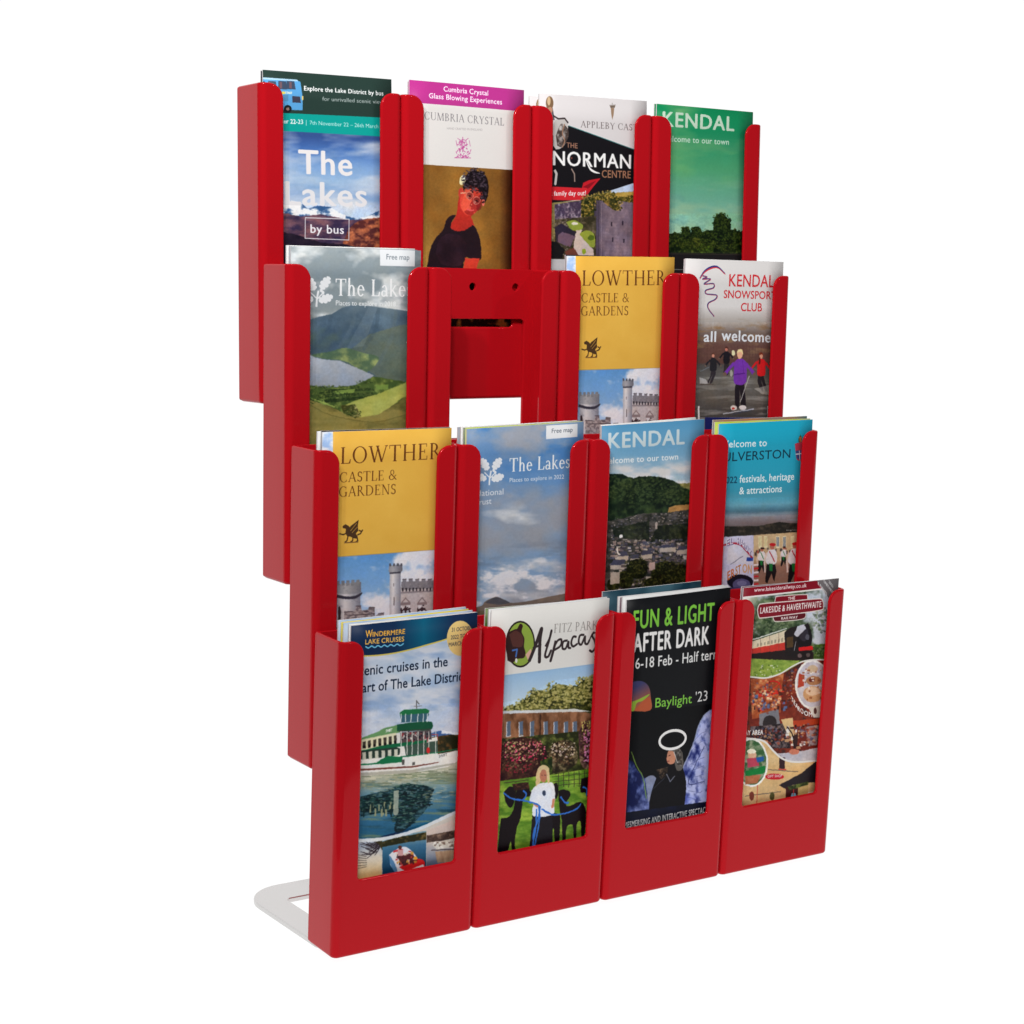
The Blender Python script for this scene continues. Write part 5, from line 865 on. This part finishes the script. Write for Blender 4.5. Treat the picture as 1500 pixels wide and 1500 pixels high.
P_ = p.curve([(268, 244), (276, 218), (300, 208), (460, 194), (620, 180), (644, 192), (648, 222), (630, 244), (460, 268), (300, 288), (276, 282), (268, 244)], 5); p.defer(p.poly, P_, (128, 20, 36)); p.defer(p.line, P_, 6, (230, 218, 212))
p.text('THE', 442, 188, 484, 183, 17, (232, 218, 214), .03); p.text('LAKESIDE & HAVERTHWAITE', 283, 264, 636, 226, 34, (236, 226, 222), .045); p.text('RAILWAY', 404, 299, 500, 290, 15, (232, 218, 214), .05)
sc = p.mix((92, 34, 28), (146, 66, 46), p.field(40, 50, 4)); sc = p.mix(sc, (60, 40, 40), p.thr(p.field(30, 40, 14), .55, .7) * .8)
p.put([(100, 625), (330, 628), (420, 595), (520, 540), (700, 510), (700, 1080), (100, 1080)], sc)
p.put([(230, 634), (300, 630), (420, 600), (410, 700), (400, 820), (240, 860)], p.mix((150, 74, 44), (196, 124, 80), p.thr(p.field(24, 24, 3), .4, .7))); p.ring(360, 680, 44, 36, 7, (196, 40, 34)); p.line([(300, 700), (310, 780)], 8, (190, 40, 36)); p.line([(400, 650), (330, 720), (420, 700)], 5, (220, 60, 40)); p.specks(240, 690, 420, 800, 60, [(196, 44, 38), (60, 34, 34), (90, 110, 150), (226, 190, 150)], 20, 22, 5)
p.poly([(280, 830), (390, 800), (400, 900), (280, 900)], (120, 118, 124)); p.ell(340, 880, 40, 44, (52, 46, 48)); p.put([(230, 900), (430, 880), (460, 1020), (330, 1020), (230, 950)], p.mix((40, 34, 38), (120, 104, 104), p.thr(p.field(14, 18, 9), .4, .7)))
p.poly([(440, 868), (630, 850), (630, 900), (440, 910)], (170, 66, 40)); p.poly([(480, 900), (640, 880), (640, 1030), (520, 1040)], (110, 44, 36)); p.poly([(540, 900), (620, 890), (610, 1000), (560, 1010)], (150, 130, 130)); p.poly([(404, 860), (470, 850), (480, 950), (450, 960)], (206, 176, 130)); p.specks(420, 880, 530, 1010, 30, [(44, 24, 26), (196, 150, 110), (226, 220, 214)], 26, 26, 7)
p.dabs([(330, 740, 90, 90, 160), (500, 700, 70, 110, 120), (350, 960, 100, 50, 120), (560, 950, 80, 60, 100)], [(60, 28, 26), (120, 44, 34), (176, 76, 50), (226, 170, 120), (90, 96, 130)], 11, 31, .8, .55)
p.put([(380, 1050), (500, 1040), (640, 1010), (640, 1090), (450, 1100)], p.mix((166, 160, 166), (196, 190, 194), p.field(30, 20, 4))); p.ell(478, 1040, 30, 16, (196, 120, 96)); p.poly([(470, 950), (500, 940), (496, 1010), (474, 1020)], (60, 40, 40)); p.line(p.curve([(440, 900), (470, 950), (480, 1020)]), 7, (40, 26, 28))
p.ell(585, 662, 101, 140, (226, 222, 216)); p.put([(585 + 90 * math.cos(t), 662 + 129 * math.sin(t)) for t in np.linspace(0, 6.28, 30)], p.mix((176, 166, 174), (206, 200, 204), p.field(40, 40, 2)))
p.ell(585, 575, 30, 22, (196, 170, 140)); p.ell(592, 640, 44, 26, (170, 120, 84)); p.ell(580, 636, 18, 12, (110, 50, 40)); p.ell(585, 716, 56, 46, (196, 150, 110)); p.ell(585, 700, 40, 24, (214, 180, 150)); p.poly([(506, 600), (540, 610), (536, 670), (500, 680)], (176, 70, 50)); p.specks(520, 560, 640, 740, 30, [(226, 214, 200), (150, 90, 60)], 16, 14, 4)
for t, x0, y0, x1, y1 in (('TE', 462, 742, 486, 776), ('A', 486, 780, 502, 796), ('RO', 500, 800, 532, 822), ('OM', 536, 826, 582, 836)): p.text(t, x0, y0 + 8, x1, y1 + 8, 26, (232, 228, 224), .04)
p.poly([(560, 790), (700, 770), (700, 850), (590, 846)], (206, 196, 186)); p.ell(600, 810, 9, 18, (90, 60, 56))
cs = p.curve([(100, 610), (243, 622), (320, 626), (400, 602), (470, 560), (540, 530), (640, 522), (720, 534)], 6); p.defer(p.line, cs, 9, (228, 224, 218))
yl = p.mix((196, 160, 110), (220, 188, 140), p.field(60, 60, 8)); c3 = p.curve([(100, 960), (245, 970), (310, 984), (360, 1036), (410, 1078), (470, 1096), (560, 1094), (720, 1074)], 6); p.put(c3 + [(720, 1900), (100, 1900)], yl)
for a, b in (((330, 1140), (500, 1152)), ((200, 1290), (400, 1264))): p.line([a, b], 4, (90, 84, 80))
p.poly([(394, 1070), (426, 1074), (424, 1136), (392, 1134)], (60, 40, 44)); p.line([(388, 1138), (430, 1140)], 6, (190, 60, 60)); p.line([(270, 1210), (264, 1350)], 5, (190, 80, 70)); p.ell(366, 1180, 54, 17, (186, 34, 48)); p.text('GIFT SHOP', 326, 1186, 408, 1182, 14, (226, 200, 200), .03)
p.poly([(390, 1228), (520, 1160), (600, 1096), (720, 1090), (720, 1350), (600, 1300), (600, 1210), (470, 1226), (430, 1250)], (44, 38, 42)); p.poly([(430, 1240), (500, 1226), (500, 1300), (430, 1320)], (70, 34, 34)); p.ell(476, 1290, 16, 20, (120, 170, 190)); p.line([(476, 1250), (474, 1280)], 7, (196, 60, 60)); p.poly([(500, 1230), (560, 1216), (560, 1290), (500, 1296)], (190, 160, 104)); p.leaves([(440, 1236), (560, 1206), (560, 1226), (450, 1256)], (50, 60, 34), (110, 120, 60), 9, 3); p.ell(352, 1290, 14, 24, (86, 84, 50)); p.ell(236, 1290, 14, 26, (120, 60, 50)); p.text('ST', 556, 1292, 596, 1286, 24, (220, 212, 200), .03)
p.defer(p.line, c3, 11, (228, 224, 218)); p.text('PLAY AREA', 172, 950, 302, 944, 26, (230, 226, 224), .04)
p.ell(236, 1102, 94, 138, (228, 224, 218)); p.put([(236 + 84 * math.cos(t), 1102 + 127 * math.sin(t)) for t in np.linspace(0, 6.28, 30)], p.mix((60, 96, 60), (150, 156, 130), p.thr(p.field(26, 26, 5), .4, .7))); p.ell(240, 1060, 24, 26, (206, 166, 140)); p.poly([(210, 1080), (270, 1074), (280, 1120), (214, 1130)], (176, 70, 90)); p.poly([(260, 1076), (304, 1066), (306, 1090), (270, 1104)], (40, 90, 150)); p.poly(p.curve([(200, 1150), (260, 1136), (310, 1120), (306, 1160), (260, 1170), (200, 1180)], 4), (24, 120, 60)); p.ell(236, 1040, 26, 14, (226, 220, 200)); p.put([(200, 1180), (290, 1170), (270, 1216), (200, 1226)], p.mix((150, 90, 60), (180, 120, 90), p.field(20, 20, 3)))
p.photo([(100, 190), (700, 130), (700, 1900), (100, 1900)], 0.8); PR['Q'] = p

# ------------------------------------------------------------------ leaflets
def paper_mat(name, img=None, base=(.8, .79, .77), rough=.42):
    m = principled(name, base, rough, spec=.10)
    if img:
        t = m.node_tree.nodes.new('ShaderNodeTexImage'); t.image = img; t.extension = 'EXTEND'; t.interpolation = 'Cubic'
        m.node_tree.links.new(t.outputs[0], m.node_tree.nodes['Principled BSDF'].inputs['Base Color'])
    noise_bump(m, 9, .05, .0012)
    return m
edge = principled('paper_edge', (.74, .74, .72), .7, spec=.2)
_t = edge.node_tree.nodes.new('ShaderNodeTexNoise'); _t.inputs['Scale'].default_value = 900
_r = edge.node_tree.nodes.new('ShaderNodeMapRange'); _r.inputs[3].default_value = .55; _r.inputs[4].default_value = .85
_c = edge.node_tree.nodes.new('ShaderNodeCombineColor')
edge.node_tree.links.new(_t.outputs['Fac'], _r.inputs[0])
for i in range(3): edge.node_tree.links.new(_r.outputs[0], _c.inputs[i])
edge.node_tree.links.new(_c.outputs[0], edge.node_tree.nodes['Principled BSDF'].inputs['Base Color'])

def leaflet(k, tl, tr, Y, mat, label, group=None, thick=.0011, name='leaflet', z_over=0, bow=.0006):
    """one upright leaflet; tl and tr are its top corners measured on the plane Y deep in tier k"""
    tl, tr = np.array(tl, float), np.array(tr, float)
    w = float(np.linalg.norm(tr - tl)); ang = math.atan2(tr[1] - tl[1], tr[0] - tl[0])
    nx, nz = 6, 12; bm = bmesh.new(); uv = bm.loops.layers.uv.new('uv')
    def fy(u, v): return bow * (4 * u * (1 - u)) * (.4 + .6 * (1 - v)) * -1 + .0004 * math.sin(5 * v + 3 * u + tl[0] * 90)
    F = [[bm.verts.new((w * i / nx, fy(i / nx, j / nz), -LEAF_H * j / nz)) for i in range(nx + 1)] for j in range(nz + 1)]
    Bk = [[bm.verts.new((w * i / nx, fy(i / nx, j / nz) + thick, -LEAF_H * j / nz)) for i in range(nx + 1)] for j in range(nz + 1)]
    for j in range(nz):
        for i in range(nx):
            fc = bm.faces.new((F[j][i], F[j + 1][i], F[j + 1][i + 1], F[j][i + 1]))
            for lp, (a, b) in zip(fc.loops, ((i, j), (i, j + 1), (i + 1, j + 1), (i + 1, j))): lp[uv].uv = (a / nx, 1 - b / nz)
            fb = bm.faces.new((Bk[j][i], Bk[j][i + 1], Bk[j + 1][i + 1], Bk[j + 1][i])); fb.material_index = 1
    for j in range(nz):
        bm.faces.new((F[j][0], Bk[j][0], Bk[j + 1][0], F[j + 1][0])).material_index = 1
        bm.faces.new((F[j][nx], F[j + 1][nx], Bk[j + 1][nx], Bk[j][nx])).material_index = 1
    for i in range(nx):
        bm.faces.new((F[0][i], F[0][i + 1], Bk[0][i + 1], Bk[0][i])).material_index = 1
        bm.faces.new((F[nz][i], Bk[nz][i], Bk[nz][i + 1], F[nz][i + 1])).material_index = 1
    me = bpy.data.meshes.new(name); bm.to_mesh(me); bm.free()
    for q in me.polygons: q.use_smooth = q.material_index == 0
    me.materials.append(mat); me.materials.append(edge)
    o = bpy.data.objects.new(name, me); COL.objects.link(o)
    o.matrix_world = tier_matrix(k) @ Matrix.Translation((tl[0], Y, tl[1])) @ Matrix.Rotation(-ang, 4, 'Y')
    o['label'] = label; o['category'] = 'leaflet'
    if group: o['group'] = group
    return o
def inside(c, tl, tr):                                   # keep a leaflet within its pocket walls
    lo, hi = COLX[c] + .0032, COLX[c + 1] - .0032
    tl = np.array(tl); tr = np.array(tr); 
    if tr[0] > hi: s = tr[0] - hi; tr = tr - (s, 0)
    if tl[0] < lo: tl = (lo, tl[1])
    return tl, tr
FRONT = [
 ('A', 3, 0, 'leaflet with blue double-decker bus and dark green top, in the top-left pocket'),
 ('B', 3, 1, 'leaflet with magenta top and woman in glasses, in the top tier'),
 ('C', 3, 2, 'leaflet with black pennant and castle tower, front one in its top-tier pocket'),
 ('D', 3, 3, 'green leaflet with dark trees under a green sky, in the top-right pocket'),
 ('E', 2, 0, 'leaflet with grey clouds, lake valley and white oak sprig, left of the empty pocket'),
 ('G', 2, 2, 'yellow castle leaflet right of the empty pocket, in the second tier from the top'),
 ('H', 2, 3, 'white leaflet with red lettering and skiers, below the green leaflet'),
 ('I', 1, 0, 'yellow castle leaflet above the boat cruise leaflet, leftmost in its tier'),
 ('J', 1, 1, 'leaflet with blue cloudy sky and white oak sprig, below the empty pocket'),
 ('K', 1, 2, 'blue leaflet with wooded hill and town roofs, above the black leaflet'),
 ('L', 1, 3, 'turquoise leaflet with street dancers, above the steam train leaflet'),
 ('M', 0, 0, 'navy and sky-blue leaflet with green and white cruise boat, in the bottom-left pocket'),
 ('N', 0, 1, 'white-topped leaflet with alpacas and a person on grass, in the bottom tier'),
 ('O', 0, 2, 'black leaflet with green and white lettering and glowing ring, in the bottom tier'),
 ('Q', 0, 3, 'dark red leaflet with steam train, in the bottom-right pocket')]
MAT = {}
for v in PR: MAT[v] = paper_mat('cover_' + v.lower(), PR[v].image('cover_' + v.lower()))
for v, k, c, lab in FRONT:
    if v == 'G':
        tl, tr = measure(830.8, 374.9, 2, .006), measure(987.6, 376.8, 2, .006)
        leaflet(k, *inside(c, tl, tr), .006, MAT['I'], lab)
    else:
        P_ = PR[v]; tl, tr = inside(c, P_.tl, P_.tr); leaflet(k, tl, tr, .006, MAT[v], lab)
def plain(name, c, c2=None, sc=40):
    m = paper_mat(name, None, tuple(float(x) for x in (np.clip(((np.array(c) / 255) ** 2.2) / LIGHT, .004, .93))))
    if c2:
        nt = m.node_tree; n = nt.nodes.new('ShaderNodeTexNoise'); n.inputs['Scale'].default_value = sc; t = nt.nodes.new('ShaderNodeTexCoord')
        r_ = nt.nodes.new('ShaderNodeValToRGB'); r_.color_ramp.elements[0].position = .4; r_.color_ramp.elements[1].position = .6
        for e_, cc in zip(r_.color_ramp.elements, (c, c2)): e_.color = (*[float(x) for x in (np.array(cc) / 255) ** 2.2 / LIGHT], 1)
        nt.links.new(t.outputs['Object'], n.inputs['Vector']); nt.links.new(n.outputs['Fac'], r_.inputs[0]); nt.links.new(r_.outputs[0], nt.nodes['Principled BSDF'].inputs['Base Color'])
    return m
ml = {'white': plain('white_cover', (222, 222, 220)), 'dark': plain('dark_cover', (40, 44, 52)), 'magenta': plain('magenta_cover', (182, 52, 136)), 'sky': plain('sky_cover', (150, 176, 205), (190, 204, 220)),
      'yellow': plain('yellow_cover', (214, 200, 60)), 'lime': plain('lime_cover', (170, 190, 50), (190, 205, 90)), 'orange': plain('orange_cover', (176, 112, 60), (90, 120, 120), 14), 'grey': plain('grey_cover', (124, 130, 144), (150, 154, 162)),
      'green': plain('green_cover', (60, 90, 40), (120, 140, 90), 90), 'teal': plain('teal_cover', (24, 52, 66), (62, 92, 104), 30), 'plum': plain('plum_cover', (96, 62, 76)), 'black': plain('black_cover', (26, 24, 30))}
BACK = [  # tier, column, top-left and top-right in the photograph, depth, cover, label
 (3, 0, (382.3, 103.5), (569, 118), .0105, 'dark', 'dark leaflet just behind the double-decker bus leaflet'),
 (3, 1, (597.5, 119.5), (765.5, 134.5), .0090, 'magenta', 'magenta leaflet just behind the one with the woman in glasses'),
 (3, 2, (769.0, 139.6), (936, 151), .0110, 'C', 'second leaflet with a helmeted knight, behind the black pennant leaflet'),
 (3, 3, (958.5, 152.0), (1101, 164.5), .0090, 'D', 'green leaflet just behind the one with dark trees'),
 (2, 0, (424.0, 360.5), (611, 366), .0085, 'grey', 'grey leaflet directly behind the lake valley leaflet'),
 (2, 0, (420.0, 359.2), (607.5, 364.3), .0115, 'white', 'white leaflet at the back of the lake valley leaflet pocket'),
 (2, 2, (829.0, 373.2), (991.6, 378), .0090, 'dark', 'dark-edged leaflet behind the yellow castle leaflet beside the empty pocket'),
 (2, 3, (1003.0, 379.2), (1149, 384.5), .0090, 'sky', 'pale blue leaflet behind the skiers leaflet'),
 (1, 0, (471.0, 631.2), (661, 625.6), .0088, 'black', 'black-edged leaflet directly behind the leftmost yellow castle leaflet'),
 (1, 0, (465.5, 632.0), (652, 627.6), .0125, 'white', 'white leaflet rearmost behind the leftmost yellow castle leaflet'),
 (1, 1, (681.6, 626.6), (853.5, 617.2), .0082, 'lime', 'lime-edged leaflet directly behind the blue cloudy sky leaflet'),
 (1, 1, (678.6, 626.4), (850, 616.6), .0104, 'green', 'dark green speckled leaflet behind the blue cloudy sky leaflet'),
 (1, 1, (674.8, 625.6), (846, 615.8), .0128, 'white', 'white leaflet behind the blue cloudy sky leaflet'),
 (1, 1, (670.3, 625.8), (836, 617.0), .0165, 'grey', 'grey leaflet at the back of the blue cloudy sky leaflet pocket'),
 (1, 2, (880.5, 622.6), (1019, 611.2), .0095, 'white', 'white leaflet behind the wooded hill leaflet'),
 (1, 3, (1047.0, 618.4), (1190, 613.0), .0088, 'lime', 'lime-edged leaflet directly behind the turquoise leaflet'),
 (1, 3, (1044.5, 615.2), (1186, 609.4), .0125, 'orange', 'brown and grey-green leaflet at the back of the turquoise leaflet pocket'),
 (0, 0, (512.0, 914.8), (701, 896.2), .0084, 'white', 'white leaflet directly behind the cruise boat leaflet'),
 (0, 0, (520.0, 921.0), (712, 896.8), .0150, 'grey', 'blue-grey leaflet showing right of the cruise boat leaflet'),
 (0, 0, (504.0, 913.0), (697, 893.4), .0122, 'sky', 'pale blue leaflet behind the cruise boat leaflet'),
 (0, 0, (500.4, 911.6), (694, 891.0), .0172, 'yellow', 'yellow-edged leaflet behind the cruise boat leaflet'),
 (0, 0, (496.2, 909.2), (688.5, 888.4), .0205, 'sky', 'pale blue leaflet rearmost behind the cruise boat leaflet'),
 (0, 1, (716.0, 892.6), (890, 874.8), .0086, 'white', 'white leaflet directly behind the alpaca leaflet'),
 (0, 1, (710.8, 891.2), (881, 876.4), .0125, 'green', 'dark green leaflet at the back of the alpaca leaflet pocket'),
 (0, 2, (912.6, 874.8), (1067, 857.6), .0086, 'white', 'white leaflet directly behind the black leaflet'),
 (0, 2, (909.2, 875.4), (1064, 858.4), .0108, 'plum', 'plum-edged leaflet behind the black leaflet'),
 (0, 2, (906.6, 874.6), (1061, 857.0), .0130, 'white', 'white leaflet behind the black and plum leaflets'),
 (0, 2, (873.0, 868.0), (1027, 850.6), .0225, 'teal', 'dark teal leaflet leaning at the back of the black leaflet pocket'),
 (0, 3, (1086.5, 859.4), (1229, 847.4), .0086, 'plum', 'dark red leaflet just behind the steam train leaflet'),
]
for k, c, a, b, Y, mt, lab in BACK:
    tl, tr = inside(c, measure(*a, k, Y), measure(*b, k, Y))
    leaflet(k, tl, tr, Y, ml.get(mt) or MAT[mt], lab, thick=.0013 if mt in ('sky', 'white') else .0010, group='leaflets tucked behind the front ones')
print('scene built', len(bpy.data.objects))
